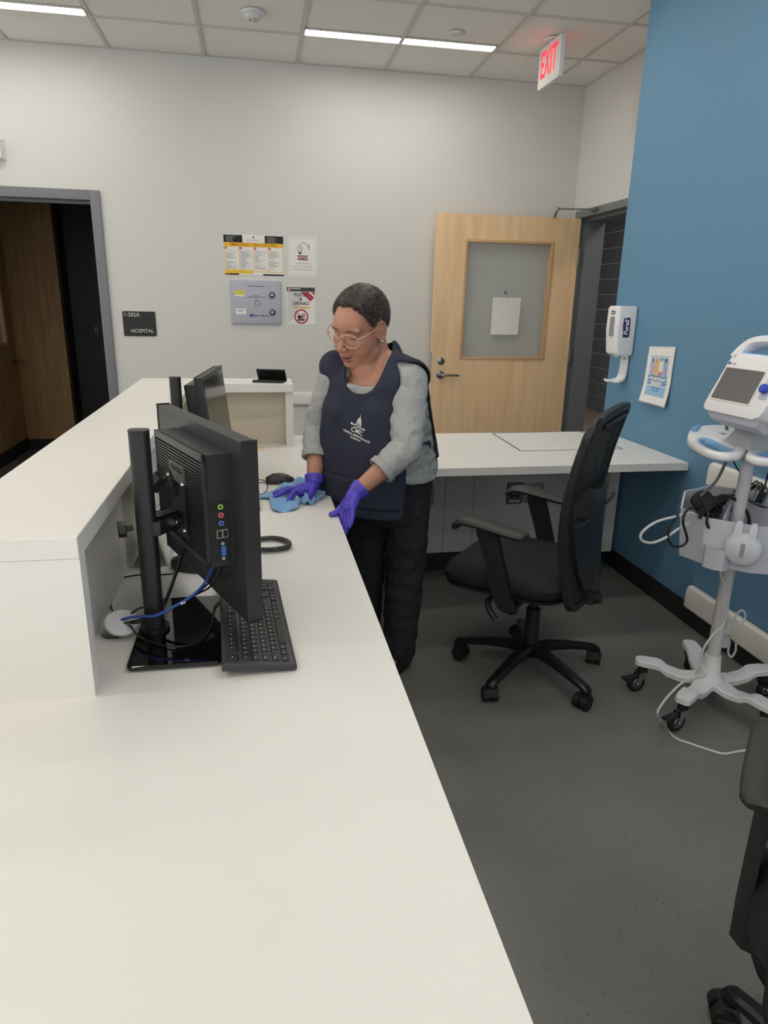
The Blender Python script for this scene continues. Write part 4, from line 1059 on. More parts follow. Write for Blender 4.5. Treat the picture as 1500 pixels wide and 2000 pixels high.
def make_caster(t, loc, ang):
    R = Matrix.Translation(loc) @ Matrix.Rotation(ang, 4, 'Z')
    c = MB()
    for s in (-1, 1): c.cyl((.012, s * .006, .028), (.012, s * .029, .028), .028, n=22, M=R)
    w_ = c.build('caster_wheel', M_RUBBER, t)
    h = MB().lathe([(.001, 0), (.011, 0), (.011, .032), (.001, .032)], 12, R @ Matrix.Translation((0, 0, .040)))
    h.loft([[(-.02, -.031, .03), (.03, -.031, .03), (.03, .031, .03), (-.02, .031, .03)], [(-.012, -.02, .062), (.026, -.02, .062), (.026, .02, .062), (-.012, .02, .062)]], M=R)
    h.build('caster_hood', M_CH, w_)
def make_chair(label, loc, face, base_rot, group='black office chairs'):
    """local frame: x = forward (where the sitter looks), y = left, z up"""
    t = thing('office_chair', label, 'chair', loc, face, group)
    # five-star base
    for k in range(5):
        a = base_rot - face + k * 2 * PI / 5
        R = Matrix.Rotation(a, 4, 'Z')
        rings = []
        for x, z, w_, h in ((.025, .115, .030, .034), (.09, .118, .026, .03), (.18, .108, .022, .026), (.26, .092, .019, .024), (.305, .082, .018, .022), (.318, .074, .016, .014)):
            rings.append([(x, y, z + dz) for y, dz in ((-w_, -h / 2), (w_, -h / 2), (w_, h * .2), (w_ * .55, h / 2), (-w_ * .55, h / 2), (-w_, h * .2))])
        MB().loft(rings, M=R).build('base_leg', M_CHG, t, angle=35)
        p = R @ Vector((.30, 0, 0)); make_caster(t, (p.x, p.y, .0), a + .9 + k)
    MB().lathe([(.001, .085), (.04, .085), (.045, .1), (.04, .135), (.03, .14), (.001, .14)], 24).build('base_hub', M_CHG, t)
    MB().lathe([(.001, .13), (.030, .13), (.028, .29), (.024, .29), (.001, .29)], 24).build('gas_lift_sleeve', M_CH, t)
    MB().lathe([(.001, .28), (.015, .28), (.015, .40), (.001, .40)], 16).build('gas_lift', M_CHG, t)
    # mechanism
    b = MB().loft([[(x, y * w_, z) for x, y, z in ((-.09, -1, .36), (-.09, 1, .36), (-.09, 1, .41), (-.09, -1, .41))] for w_ in (.07,)] + [[(.12, -.06, .375), (.12, .06, .375), (.12, .06, .41), (.12, -.06, .41)]]); b.build('tilt_mechanism', M_CH, t, smooth=False)
    MB().lathe([(.001, 0), (.045, 0), (.052, .018), (.045, .04), (.001, .04)], 20, Matrix.Translation((-.0, 0, .335))).build('mechanism_boss', M_CH, t)
    b = MB().tube([(.09, .06, .39), (.1, .15, .39), (.11, .20, .385), (.115, .225, .372)], [.008, .008, .009, .011], smooth=4); b.build('height_lever', M_CH, t)
    b = MB().tube([(.115, .225, .375), (.095, .245, .352), (.068, .25, .325)], [.011, .013, .012], smooth=3)
    b.build('lever_grip', M_CH, t)
    # seat: rounded cushion with waterfall front
    def seat_ring(z, grow, drop=0):
        out = []
        for x, y in rrect(.50 + grow, .51 + grow, .12, n=6, cx=.075):
            zz = z - (max(0, x - .2) ** 2) * 1.6 * (1 if drop >= 0 else 0) - (.008 if abs(y) < .1 and drop else 0)
            out.append((x, y, zz))
        return out
    b = MB().loft([seat_ring(.425, -.12), seat_ring(.428, -.03), seat_ring(.445, .0), seat_ring(.475, .01), seat_ring(.498, -.02), seat_ring(.508, -.08, 1), seat_ring(.506, -.2, 1)])
    b.build('seat', M_CHF, t, angle=50)
    b = MB().loft([seat_ring(.405, -.10), seat_ring(.415, -.02), seat_ring(.428, -.01), seat_ring(.43, -.06)]); b.build('seat_pan', M_CH, t, angle=40)
    # armrests
    for s in (-1, 1):
        y = s * .272
        rings = []
        for x, z, w_, h in ((.095, .69, .034, .013), (.06, .688, .03, .018), (-.02, .40, .026, .018), (-.03, .36, .024, .02)): pass
        a_ = MB().loft([[(.115 + dx_, y + dy_, .672) for dx_, dy_ in ((-.04, -.012), (.04, -.012), (.04, .012), (-.04, .012))],
                        [(.075 + dx_, y + dy_, .55) for dx_, dy_ in ((-.036, -.013), (.036, -.013), (.036, .013), (-.036, .013))],
                        [(.045 + dx_, y + dy_, .455) for dx_, dy_ in ((-.036, -.013), (.036, -.013), (.036, .013), (-.036, .013))],
                        [(.02 + dx_, y * .98 + dy_, .385) for dx_, dy_ in ((-.03, -.016), (.03, -.016), (.03, .016), (-.03, .016))],
                        [(.01 + dx_, y * .9 + dy_, .365) for dx_, dy_ in ((-.02, -.03), (.02, -.03), (.02, .016), (-.02, .016))]])
        a_.build('arm_post', M_CH, t, angle=35)
        MB().tube([(.012, y * .93, .374), (.012, s * .04, .385)], .018, n=8).build('arm_bracket', M_CH, t)
        rings = []
        pc, _ = catmull([Vector((-.035, 0, .676)), Vector((.03, 0, .682)), Vector((.12, 0, .694)), Vector((.19, 0, .698)), Vector((.225, 0, .688)), Vector((.242, 0, .664))], 5)
        for i, p in enumerate(pc):
            f = i / (len(pc) - 1); w_ = .046 * (1 - .25 * (2 * f - .9) ** 2) * (.72 if i in (0, len(pc) - 1) else 1); h = .011 * (.6 if i in (0, len(pc) - 1) else 1)
            tx = (pc[min(i + 1, len(pc) - 1)] - pc[max(i - 1, 0)]).normalized(); nx = Vector((-tx.z, 0, tx.x))
            rings.append([p + Vector((0, y + c * w_, 0)) + nx * (d * h) for c, d in ((-1, 0), (-.85, -.9), (0, -1.1), (.85, -.9), (1, 0), (.85, .9), (0, 1.2), (-.85, .9))])
        MB().loft(rings).build('arm_pad', M_PAD, t, angle=60)
    # backrest: curved frame with mesh, lumbar carrier behind
    def back_x(z): # forward position of the frame at height z
        f = (z - .40) / .70
        return -.185 - .03 * math.sin(f * PI) * -1 - .10 * max(0, f - .35) ** 1.5 - .02 * (1 - f)
    outline = []
    hw = lambda f: .20 + .045 * math.sin(min(1, f * 1.3) * PI * .5) - .03 * max(0, f - .75) * 4 * (f - .75)
    zs = [.40 + .70 * k / 16 for k in range(17)]
    left = [(hw(k / 16), zs[k]) for k in range(17)]
    loop = [(-y, z) for y, z in left[1:-1]] + [(-.19, 1.10), (-.1, 1.118), (0, 1.122), (.1, 1.118), (.19, 1.10)] + [(y, z) for y, z in reversed(left[1:-1])] + [(.17, .405), (0, .40), (-.17, .405)]
    pts = [Vector((back_x(z) + .35 * y * y, y, z)) for y, z in loop]
    fr = MB()
    pc, _ = catmull(pts, 3, True); rings = []
    n_ = len(pc)
    for i, p in enumerate(pc):
        td = (pc[(i + 1) % n_] - pc[i - 1]).normalized(); out = td.cross(Vector((1, 0, 0))).normalized(); fwd = out.cross(td)
        rings.append([p + out * a * .013 + fwd * c * .016 for a, c in ((-1, -.7), (-.5, -1), (.5, -1), (1, -.7), (1, .7), (.5, 1), (-.5, 1), (-1, .7))])
    fr.loft(rings, closed=True); fr.build('back_frame', M_CH, t, angle=50)
    P = []
    for k in range(17):
        f = k / 16; z = .405 + .705 * f
        P.append([Vector((back_x(z) + .35 * (hw(f) * c) ** 2 - .004, hw(f) * c * .98, z)) for c in [(-1 + 2 * j / 10) for j in range(11)]])
    o = MB().grid(P).build('back_mesh', M_MESH, t); s_ = o.modifiers.new('t', 'SOLIDIFY'); s_.thickness = .003
    # lumbar carrier with pocket shape
    rings = []
    for z, w_, d in ((.43, .11, .018), (.50, .15, .024), (.58, .175, .03), (.68, .195, .034), (.76, .195, .033), (.80, .17, .026), (.82, .13, .018)):
        x = back_x(z) - .016
        rings.append([(x - d * (1 - (c * .9) ** 2) + .35 * (w_ * c) ** 2, w_ * c, z + .03 * abs(c)) for c in (-1, -.6, -.2, .2, .6, 1)] + [(x + .012 + .35 * (w_ * c) ** 2, w_ * c, z + .03 * abs(c)) for c in (1, .6, .2, -.2, -.6, -1)])
    MB().loft(rings).build('lumbar_carrier', M_CH, t, angle=50)
    b = MB()
    rings = []
    for z, w_ in ((.385, .06), (.42, .055), (.46, .05), (.52, .04)):
        x = back_x(z) - .022 - (.0 if z < .5 else 0.012)
        rings.append([(x - .012, -w_, z), (x - .012, w_, z), (x + .02, w_, z), (x + .02, -w_, z)])
    MB().loft(rings).build('back_spine', M_CH, t, angle=30)
    MB().tube([(back_x(.40) - .05, 0, .40), (-.16, 0, .375), (-.06, 0, .385)], .026, n=8, smooth=3).build('back_bracket', M_CH, t)
    for s in (-1, 1):
        b = MB().tube([(back_x(.72) - .035, s * .13, .735), (back_x(.72) - .04, s * .20, .74), (back_x(.72) - .03, s * .262, .742)], [.006, .006, .010], smooth=2); b.build('lumbar_handle', M_CH, t)
    b = MB().tube([(back_x(1.08) + .004, -.16, 1.075), (back_x(1.08) - .008, -.1, 1.085), (back_x(1.08) - .012, 0, 1.088), (back_x(1.08) - .008, .1, 1.085), (back_x(1.08) + .004, .16, 1.075)], .010, smooth=4); b.build('top_rail', M_CH, t)
    return t
make_chair('black mesh-back office chair standing at the far desk, facing the counter', (1.068, 2.377, 0), math.radians(139), math.radians(4))
make_chair('black office chair cut off at the lower right corner of the picture', (1.012, .635, 0), math.radians(46), math.radians(103))

# ================================================================ vital signs cart
CX, CY = 1.66, 2.05
t = thing('vital_signs_cart', 'white rolling stand for the vital signs monitor beside the blue wall', 'medical cart', (CX, CY, 0))
# base: hub with five arms, each cranked down at its end
for k, a in enumerate((147, 215, 287, 1, 73)):
    R = Matrix.Rotation(math.radians(a), 4, 'Z'); rings = []
    for x, z, w_, h in ((.0, .105, .045, .022), (.05, .105, .036, .022), (.10, .098, .031, .022), (.15, .108, .03, .022), (.175, .125, .030, .022), (.19, .128, .030, .022), (.23, .127, .030, .022), (.258, .126, .026, .021), (.268, .126, .015, .019)):
        rings.append([(x, y, z + dz) for y, dz in ((-w_, -h / 2), (w_, -h / 2), (w_, h * .3), (w_ * .9, h / 2), (-w_ * .9, h / 2), (-w_, h * .3))])
    MB().loft(rings, M=R).build('base_arm', M_WHITEPL, t, angle=30)
    p = R @ Vector((.237, 0, 0)); Rc = Matrix.Translation((p.x, p.y, 0)) @ Matrix.Rotation(math.radians(a + (40, -20, 60, 10, -60)[k]), 4, 'Z')
    w_ = MB().lathe([(.022, -.011), (.034, -.010), (.0375, -.006), (.0375, .006), (.034, .010), (.022, .011)], 26, Rc @ frame((.024, 0, .0375), (1, 0, 0), (0, 0, 1), (0, 1, 0))).build('caster_wheel', M_RUBBER, t)
    MB().lathe([(.001, -.0125), (.02, -.0125), (.024, -.009), (.024, .009), (.02, .0125), (.001, .0125)], 22, Rc @ frame((.024, 0, .0375), (1, 0, 0), (0, 0, 1), (0, 1, 0))).build('wheel_disc', M_STEEL, w_)
    f = MB()
    for s in (-1, 1): f.loft([[(.024 + dx_, s * .015 + dy_, .036) for dx_, dy_ in ((-.008, -.001), (.008, -.001), (.008, .001), (-.008, .001))], [(.005 + dx_, s * .016 + dy_, .082) for dx_, dy_ in ((-.016, -.001), (.02, -.001), (.02, .001), (-.016, .001))]], M=Rc)
    f.box(-.014, .026, -.017, .017, .080, .086, M=Rc).cyl((.024, -.018, .0375), (.024, .018, .0375), .004, n=10, M=Rc); f.build('caster_fork', M_CHROME, w_)
    MB().lathe([(.001, .086), (.018, .086), (.020, .092), (.018, .113), (.001, .113)], 18, Matrix.Translation((p.x, p.y, 0))).build('caster_stem', M_RUBBER, w_)
    if k in (0, 1, 2):
        MB().box(.03, .075, -.013, .013, .066, .072, bevel=.002, M=Rc @ Matrix.Rotation(math.radians(6), 4, 'Y')).build('brake_pedal', M_BLACK, w_)
MB().lathe([(.001, .09), (.06, .09), (.052, .118), (.036, .14), (.030, .20), (.0285, .212), (.001, .212)], 28).build('base_socket', M_WHITEPL, t)
MB().lathe([(.001, .20), (.0235, .20), (.0235, .60), (.022, .60), (.022, .995), (.001, .995)], 28).build('pole', mat('white painted pole', (206, 205, 206), .35), t)
# cord hooks on the pole (clear loops)
M_CLR = mat('clear plastic hook', (214, 216, 218), .2, alpha=.6)
b = MB().tube([(.018, -.02, .345), (.035, -.03, .345), (.04, -.032, .39), (.055, -.04, .41), (.066, -.046, .39), (.062, -.043, .36), (.045, -.036, .355)], .004, smooth=4).box(.012, .03, -.032, -.02, .30, .36)
b.build('cord_hook', M_CLR, t)
b = MB().tube([(.02, -.02, .29), (.034, -.03, .28), (.036, -.03, .235), (.05, -.036, .218), (.058, -.04, .245), (.055, -.038, .275)], .004, smooth=4).box(.008, .03, -.032, -.02, .255, .31); b.build('cord_hook', M_CLR, t)
# handle tray: two lobes with grip openings; the stand faces the viewer's left: a = forward, b = its far lobe
HZ = 1.0
ADIR, BDIR = Vector((-.707, -.707, 0)), Vector((-.707, .707, 0))
def ab(a, b_, z=0): return ADIR * a + BDIR * b_ + Vector((0, 0, z))
def lobe(s):
    outer = [(.0735, .002), (.12, .004), (.17, .010), (.21, .04), (.205, .085), (.16, .13), (.08, .175), (-.02, .21), (-.10, .21), (-.15, .16), (-.165, .08), (-.16, .002)]
    inner = [(.092, .035), (.125, .036), (.155, .048), (.168, .072), (.15, .098), (.10, .128), (.04, .155), (-.01, .166), (-.03, .15), (-.01, .115), (.03, .075), (.06, .048)]
    zf_ = lambda a: .16 * max(0, .03 - a) ** 1.2 * 2
    oc, _ = catmull([Vector((a, b_, 0)) for a, b_ in outer], 4, True); ic, _ = catmull([Vector((a, b_, 0)) for a, b_ in inner], 4, True)
    def ringz(P, z): return [ab(p.x, s * p.y, z + zf_(p.x)) for p in P]
    mid = [o_.lerp(i_, .12) for o_, i_ in zip(oc, ic)]; mid2 = [o_.lerp(i_, .88) for o_, i_ in zip(oc, ic)]
    MB().loft([ringz(oc, HZ - .008), ringz(oc, HZ + .006), ringz(mid, HZ + .013), ringz(mid2, HZ + .012), ringz(ic, HZ + .006), ringz(ic, HZ - .010), ringz(mid, HZ - .013)], closed=True, caps=False).build('handle_tray', M_WHITEPL, t, angle=60)
    sm = sum(ic, Vector()) / len(ic); i2 = [sm + (p - sm) * .90 for p in ic]
    MB().loft([ringz(ic, HZ + .0075), ringz(i2, HZ + .003), ringz(i2, HZ - .012), ringz(ic, HZ - .012)], closed=True, caps=False).build('grip_liner', M_LTBLUE, t, angle=60)
lobe(1); lobe(-1)
MB().lathe([(.001, HZ + .0115), (.016, HZ + .0115), (.016, HZ + .0165), (.001, HZ + .0165)], 20, Matrix.Translation(ab(-.02, .07))).build('tray_spot', M_LTBLUE, t)
MB().prism([(q.x, q.y) for q in (ab(-.06, .10), ab(-.08, .13), ab(-.11, .11), ab(-.09, .07))], HZ + .03, HZ + .0345).build('tray_slot', mat('grey slot', (104, 102, 104), .5), t, smooth=False)
MB().prism([(q.x, q.y) for q in (ab(-.06, .19), ab(-.12, .185), ab(-.12, .20), ab(-.05, .205))], HZ + .02, HZ + .047, bevel=.002).build('tray_catch', M_LTBLUE, t)
# neck carrying the monitor
b = MB().loft([[(x, y, z) for x, y in ((-.06, -.07), (-.06, .07), (.08, .075), (.08, -.075))] for z in (HZ + .01,)] + [[(-.035, -.05, HZ + .06), (-.035, .05, HZ + .06), (.07, .055, HZ + .06), (.07, -.055, HZ + .06)], [(-.045, -.06, HZ + .105), (-.045, .06, HZ + .105), (.09, .06, HZ + .13), (.09, -.06, HZ + .13)]])
b.build('neck', mat('neck grey plastic', (168, 168, 172), .4), t)  # neck plastic is a darker grey than the body
# ---- basket: plan polygon, open top
bz0, bz1 = .605, .775
plan = [(.147, .085), (.147, -.085), (.097, -.176), (-.03, -.195), (-.14, -.12), (-.14, .12), (-.03, .195), (.097, .176)]
M_BIN = M_WHITEPL2
def rise(a, b_): return .05 * min(1, max(0, .12 - a) / .2)
def bring(k, top, dz=0): return [ab(a * k, b_ * k, (bz1 + rise(a, b_) if top else bz0 - .045 * (.147 - a)) + dz) for a, b_ in plan]
MB().loft([bring(.90, False), bring(1.0, True), bring(.965, True), bring(.87, False, .02)]).build('basket', M_BIN, t, smooth=False)
g0, g1 = ab(.12, .03), ab(-.13, .03); e = (g1 - g0).normalized()
DV = frame(g0, e, e.cross(Vector((0, 0, 1))), (0, 0, 1))
MB().loft([[(x, y, bz0 + .01) for x, y in ((0, -.002), (.25, -.002), (.25, .002), (0, .002))], [(x, y, bz1 + .0 + x * .3) for x, y in ((0, -.002), (.25, -.002), (.25, .002), (0, .002))]], M=DV).build('basket_divider', M_BIN, t, smooth=False)
MB().cyl(DV @ Vector((.13, -.004, bz1 - .0)), DV @ Vector((.13, .004, bz1 - .0)), .007, n=12).build('divider_hole', M_RUBBER, t)
# front pocket and round probe dish on the front face
PF = frame(ab(.140, .08, bz0), -BDIR, ADIR, (0, 0, 1))
prof = [(.008, 0), (.015, .014), (.045, .026), (.078, .024), (.092, .0)]
b = MB().loft([[(x, y, -.004) for x, y in prof], [(x, y * 1.2 + .006, .078 - .2 * max(0, y)) for x, y in prof], [(x * .95 + .003, y * 1.2 + .001, .076 - .2 * max(0, y)) for x, y in prof], [(x * .95 + .003, y - .004, .02) for x, y in prof]], M=PF); b.build('pocket', M_BIN, t)
DF = frame(ab(.143, -.048, bz0 + .085), -BDIR, (0, 0, 1), ADIR)
b = MB().lathe([(.001, 0), (.054, 0), (.059, .008), (.057, .02), (.048, .028), (.001, .03)], 32, DF)
b.build('probe_dish', M_WHITEPL2, t)
for sx in (-.022, .022):
    MB().loft([[(sx - .013, .02, 0), (sx + .013, .02, 0), (sx + .013, .02, .028), (sx - .013, .02, .028)], [(sx - .011, .085, .004), (sx + .011, .085, .004), (sx + .011, .085, .024), (sx - .011, .085, .024)], [(sx - .007, .096, .008), (sx + .007, .096, .008), (sx + .007, .096, .020), (sx - .007, .096, .020)]], M=DF).build('dish_prong', M_WHITEPL2, t, angle=30)
MB().prism(rrect(.014, .05, .006, cy=.0), .0285, .0305, M=DF).build('dish_slot', mat('slot shade grey', (150, 150, 155), .5), t)
# ---- monitor on top
t = thing('vital_signs_monitor', 'white vital signs monitor with grey screen and blue knob on the rolling stand', 'medical monitor', (CX, CY, HZ + .10))
tl = math.radians(24)
ex = Vector((.07, -1, 0)).normalized()                       # along the screen, towards the viewer
fz = Vector((0, 0, 1)); outn = Vector((-1, -.07, 0))
ez = (fz * math.cos(tl) - outn * math.sin(tl)).normalized()  # up along the tilted face
en = ex.cross(ez).normalized()
if en.x > 0: en = -en
o_ = Vector((CX, CY, HZ + .10)); org = Vector((1.532, 2.124, 1.169)) - o_
MF = frame(org, ex, ez, en)       # origin: lower left corner of the screen
w0, w1, h0, h1 = -.020, .245, -.045, .225
lw = [(w0 + .02, h0), (w1 - .03, h0), (w1 - .008, h0 + .012), (w1, h0 + .035), (w1 + .003, .08), (w1 - .002, .13), (w1 - .010, .166), (-.002, .166), (-.008, .13), (w0, h0 + .03), (w0 + .004, h0 + .010)]
MB().prism(lw, -.075, 0, M=MF, bevel=.005).build('body', M_WHITEPL, t, angle=45)
arch = catmull([Vector((-.003, .150, 0)), Vector((.012, .185, 0)), Vector((.035, .208, 0)), Vector((.07, .219, 0)), Vector((.125, .222, 0)), Vector((.175, .217, 0)), Vector((.212, .203, 0)), Vector((.236, .18, 0)), Vector((.243, .150, 0))], 5)[0]
rings = []
for i, p in enumerate(arch):
    td = (arch[min(i + 1, len(arch) - 1)] - arch[max(i - 1, 0)]).normalized(); nn = Vector((-td.y, td.x, 0)); w_ = .020 + .010 * abs(i / (len(arch) - 1) * 2 - 1) ** 4
    rings.append([p + nn * a * w_ * .8 + Vector((0, 0, c)) for a, c in ((-1, -.045), (-.6, -.052), (.6, -.052), (1, -.04), (1, -.010), (.6, 0), (-.6, 0), (-1, -.008))])
MB().loft(rings, M=MF).build('carry_handle', M_WHITEPL, t, angle=50)
MB().prism([(.02, .163), (.225, .163), (.222, .176), (.2, .170), (.05, .170), (.026, .180)], -.05, -.006, M=MF).build('grip_liner', M_LTBLUE, t, smooth=False)
MB().prism(rrect(.183, .121, .006, cx=.0865, cy=.0555), 0, .0016, M=MF).build('screen_bezel', M_OFFWHITE, t)
MB().prism(rrect(.173, .111, .003, cx=.0865, cy=.0555), .0014, .0024, M=MF).build('screen', mat('grey dormant screen', (98, 97, 97), .25), t, smooth=False)
MB().prism(rrect(.008, .011, .001, cx=.0, cy=.127), .0002, .001, M=MF).build('emblem', mat('emblem blue', (52, 62, 150), .5), t, smooth=False)
me = text_mesh('WelchAllyn', .006, extrude=.0003, bold=.0001); me.transform(MF @ Matrix.Translation((.02, .126, .001))); link('lettering', me, M_GREYINK, t)
MB().prism(rrect(.032, .07, .006, cx=.213, cy=.058), 0, .002, M=MF).build('knob_bay', mat('lilac grey plastic', (190, 190, 208), .5), t)
b = MB().lathe([(.001, 0), (.011, 0), (.015, .004), (.015, .016), (.012, .019), (.001, .019)], 20, MF @ Matrix.Translation((.213, .055, .002))); b.build('knob', mat('knob blue', (40, 74, 180), .35), t)
# underside and back of the monitor
b = MB().loft([[(w0 + .01, h0 + .004, -.07), (w1 - .01, h0 + .004, -.07), (w1 - .01, h0 + .004, -.015), (w0 + .01, h0 + .004, -.015)], [(w0 + .03, h0 - .02, -.085), (w1 - .03, h0 - .02, -.085), (w1 - .03, h0 - .016, -.03), (w0 + .03, h0 - .016, -.03)]], M=MF); b.build('underside', M_WHITEPL2, t, smooth=False)
MB().box(w0 + .03, w1 - .02, .0, .14, -.13, -.07, M=MF, bevel=.01).build('rear_housing', M_WHITEPL, t)
for x in (.03, .12): MB().box(x, x + .018, h0 - .004, h0 + .002, -.05, -.03, M=MF).build('port', M_RUBBER, t, smooth=False)

# ---- cables and cuff in the basket
cable('blood_pressure_hose', 'grey hose hanging from the vital signs monitor down into the basket', [PX(1418, 800, 2.20), PX(1420, 850, 2.19), PX(1420, 890, 2.17), PX(1412, 915, 2.15), PX(1398, 940, 2.13), PX(1380, 958, 2.11), PX(1366, 972, 2.10)], .0055, M_GREYCABLE)
cable('sensor_cable', 'thin dark cable hanging behind the cart pole beside the grey hose', [PX(1424, 830, 2.26), PX(1428, 880, 2.26), PX(1436, 908, 2.26), PX(1452, 930, 2.25), PX(1476, 950, 2.22), PX(1500, 965, 2.18)], .003, M_CABLE)
cable('hose_loop', 'pale double hose looping out to the left of the cart basket', [PX(1366, 1008, 2.03), PX(1345, 1003, 2.0), PX(1315, 1010, 1.98), PX(1285, 1018, 1.97), PX(1262, 1032, 1.96), PX(1251, 1046, 1.96), PX(1256, 1057, 1.96), PX(1275, 1060, 1.965), PX(1300, 1050, 1.97), PX(1325, 1033, 1.99), PX(1345, 1022, 2.02)], .0045, M_WHITECABLE)
cable('cuff_tube', 'black tube drooping in a loop over the front of the cart basket', [PX(1372, 990, 2.02), PX(1350, 992, 1.985), PX(1338, 1002, 1.975), PX(1334, 1020, 1.97), PX(1340, 1042, 1.97), PX(1342, 1056, 1.97), PX(1332, 1066, 1.97), PX(1314, 1066, 1.97), PX(1305, 1050, 1.97), PX(1310, 1028, 1.975), PX(1325, 1005, 1.98)], .0042, M_CABLE)
t = thing('pressure_cuff', 'rolled black blood pressure cuff lying in the cart basket', 'cuff', (CX - .115, CY + .03, .74))
rnd = random.Random(4)
M_CUFF = mat('black nylon', (26, 26, 28), .7, bump=(500, .5))
def roll(c, axis, r, L, turns=2.4, th=.006):
    axis = Vector(axis).normalized(); u = axis.orthogonal().normalized(); v = axis.cross(u); pts = []
    n = 60
    P = [[], []]
    for k in range(n + 1):
        a = turns * 2 * PI * k / n; rr = r * (.35 + .65 * k / n)
        for q, s in ((0, -1), (1, 1)): P[q].append(Vector(c) + axis * (s * L / 2) + u * rr * math.cos(a) + v * rr * .75 * math.sin(a))
    return P
P = roll((0, 0, .055), (.3, 1, .1), .045, .13)
o = MB().grid(P).build('cuff_roll', M_CUFF, t); s_ = o.modifiers.new('t', 'SOLIDIFY'); s_.thickness = .005
b = MB().tube([(-.06, -.05, .03), (-.02, -.06, .075), (.04, -.03, .09), (.08, .02, .06), (.06, .05, .03)], .014, n=8, smooth=5); b.build('cuff_strap', M_CUFF, t)
b = MB().tube([(.02, .0, .08), (.08, -.02, .09), (.13, -.05, .04), (.14, -.06, .0)], .006, smooth=5); b.build('cuff_hose', M_CABLE, t)
b = MB().tube([(-.05, -.02, .10), (-.04, -.07, .06), (-.05, -.09, .02), (-.01, -.07, -.02)], .005, smooth=5); b.build('cuff_hose', M_CABLE, t)
cable('usb_lead', 'black plug lead hanging over the cart basket by the pole', [PX(1500, 925, 2.1), PX(1495, 945, 2.08), PX(1489, 962, 2.06)], .003, M_CABLE)
o = MB().box(-.011, .011, -.007, .007, -.022, .022, bevel=.003).build('plug', M_BLACK); o.location = PX(1485, 972, 2.06); o.rotation_euler = (0, .35, 0); tag(o, 'small black plug dangling into the cart basket beside the pole', 'plug')
b = MB()
for k in range(5):
    pts = [Vector((CX + .08 + .10 * math.cos(a) * (1 - .1 * k), CY + .06 + .08 * math.sin(a + .3 * k), .80 + .012 * k + .02 * math.sin(a * 2 + k))) for a in [j * 2 * PI / 14 for j in range(14)]]
    cable('cable_coil', 'dark sensor cable coiled in the cart basket behind the pole' + ('', ', second loop up', ', third loop up', ', fourth loop up', ', topmost loop')[k], pts + [pts[0]], .003, M_CABLE if k % 2 else M_GREYCABLE, group='cable coils in the basket')
zf = .004
cable('mains_cord', 'pale grey mains cord winding from the basket down the pole and along the floor', [PX(1424, 1078, 1.93), PX(1412, 1098, 1.95), PX(1407, 1118, 1.97), PX(1412, 1135, 1.985), PX(1422, 1152, 1.99), PX(1421, 1185, 2.0), PX(1413, 1218, 2.0), PX(1390, 1243, 2.0), PX(1373, 1270, 2.0), PX(1371, 1298, 2.0), PX(1377, 1318, 1.97), PX(1360, 1325, 1.95), PX(1335, 1332, 1.92), PX(1312, 1352, 1.9), PX(1293, 1375, 1.87), PX(1284, 1395, 1.85), PZ(1296, 1415, zf), PZ(1318, 1440, zf), PZ(1350, 1453, zf), PZ(1380, 1463, zf), PZ(1412, 1472, zf), PZ(1440, 1468, zf), PZ(1475, 1462, zf), PZ(1520, 1450, zf)], .0042, M_WHITECABLE)

# ================================================================ the woman wiping the worktop
from mathutils.bvhtree import BVHTree
from mathutils import noise as mnoise
def skin_mat():
    m = bpy.data.materials.new('skin'); m.use_nodes = True; nt = m.node_tree; b = nt.nodes['Principled BSDF']
    a = nt.nodes.new('ShaderNodeAttribute'); a.attribute_name = 'tint'
    nt.links.new(a.outputs['Color'], b.inputs['Base Color'])
    b.inputs['Roughness'].default_value = .5; b.inputs['Subsurface Weight'].default_value = .12; b.inputs['Subsurface Radius'].default_value = (.01, .004, .002)
    b.inputs['Subsurface Scale'].default_value = .5
    return m
M_SKIN = skin_mat()
M_SWEAT = mat('heather grey knit', (172, 172, 170), .95, spec=.1, noise=(260, .14), speck=[(900, (112, 112, 113), .62), (820, (200, 200, 199), .65)], bump=(600, .4))
M_NAVYC = mat('navy twill', (54, 57, 71), .85, spec=.2, bump=(900, .25), noise=(40, .05))
M_TROU = mat('black trousers', (46, 46, 49), .9, spec=.2, noise=(30, .06))
M_GLOVE = mat('violet nitrile', (84, 70, 190), .42, bump=(140, .35))

TF = Vector((-.669, -.743, 0)); TL = Vector((.743, -.669, 0))
# head frame
F0 = Vector((-.745, -.667, 0)).normalized(); L0 = Vector((0, 0, 1)).cross(F0)
pt, rl = math.radians(21), math.radians(9)
HF = F0 * math.cos(pt) - Vector((0, 0, 1)) * math.sin(pt); HU = Vector((0, 0, 1)) * math.cos(pt) + F0 * math.sin(pt)
HL = L0 * math.cos(rl) - HU * math.sin(rl); HU = HU * math.cos(rl) + L0 * math.sin(rl)
HC = Vector((.354, 2.43, 1.375)); HS = 1.07
HM = frame(HC, HL, HF, HU) @ Matrix.Scale(HS, 4)
PB_ = Vector((.50, 2.56, 0))       # where she stands
woman = thing('person', 'woman in navy apron vest, grey sweater and violet gloves wiping the worktop', 'person', PB_)
WI = Matrix.Translation(-PB_)

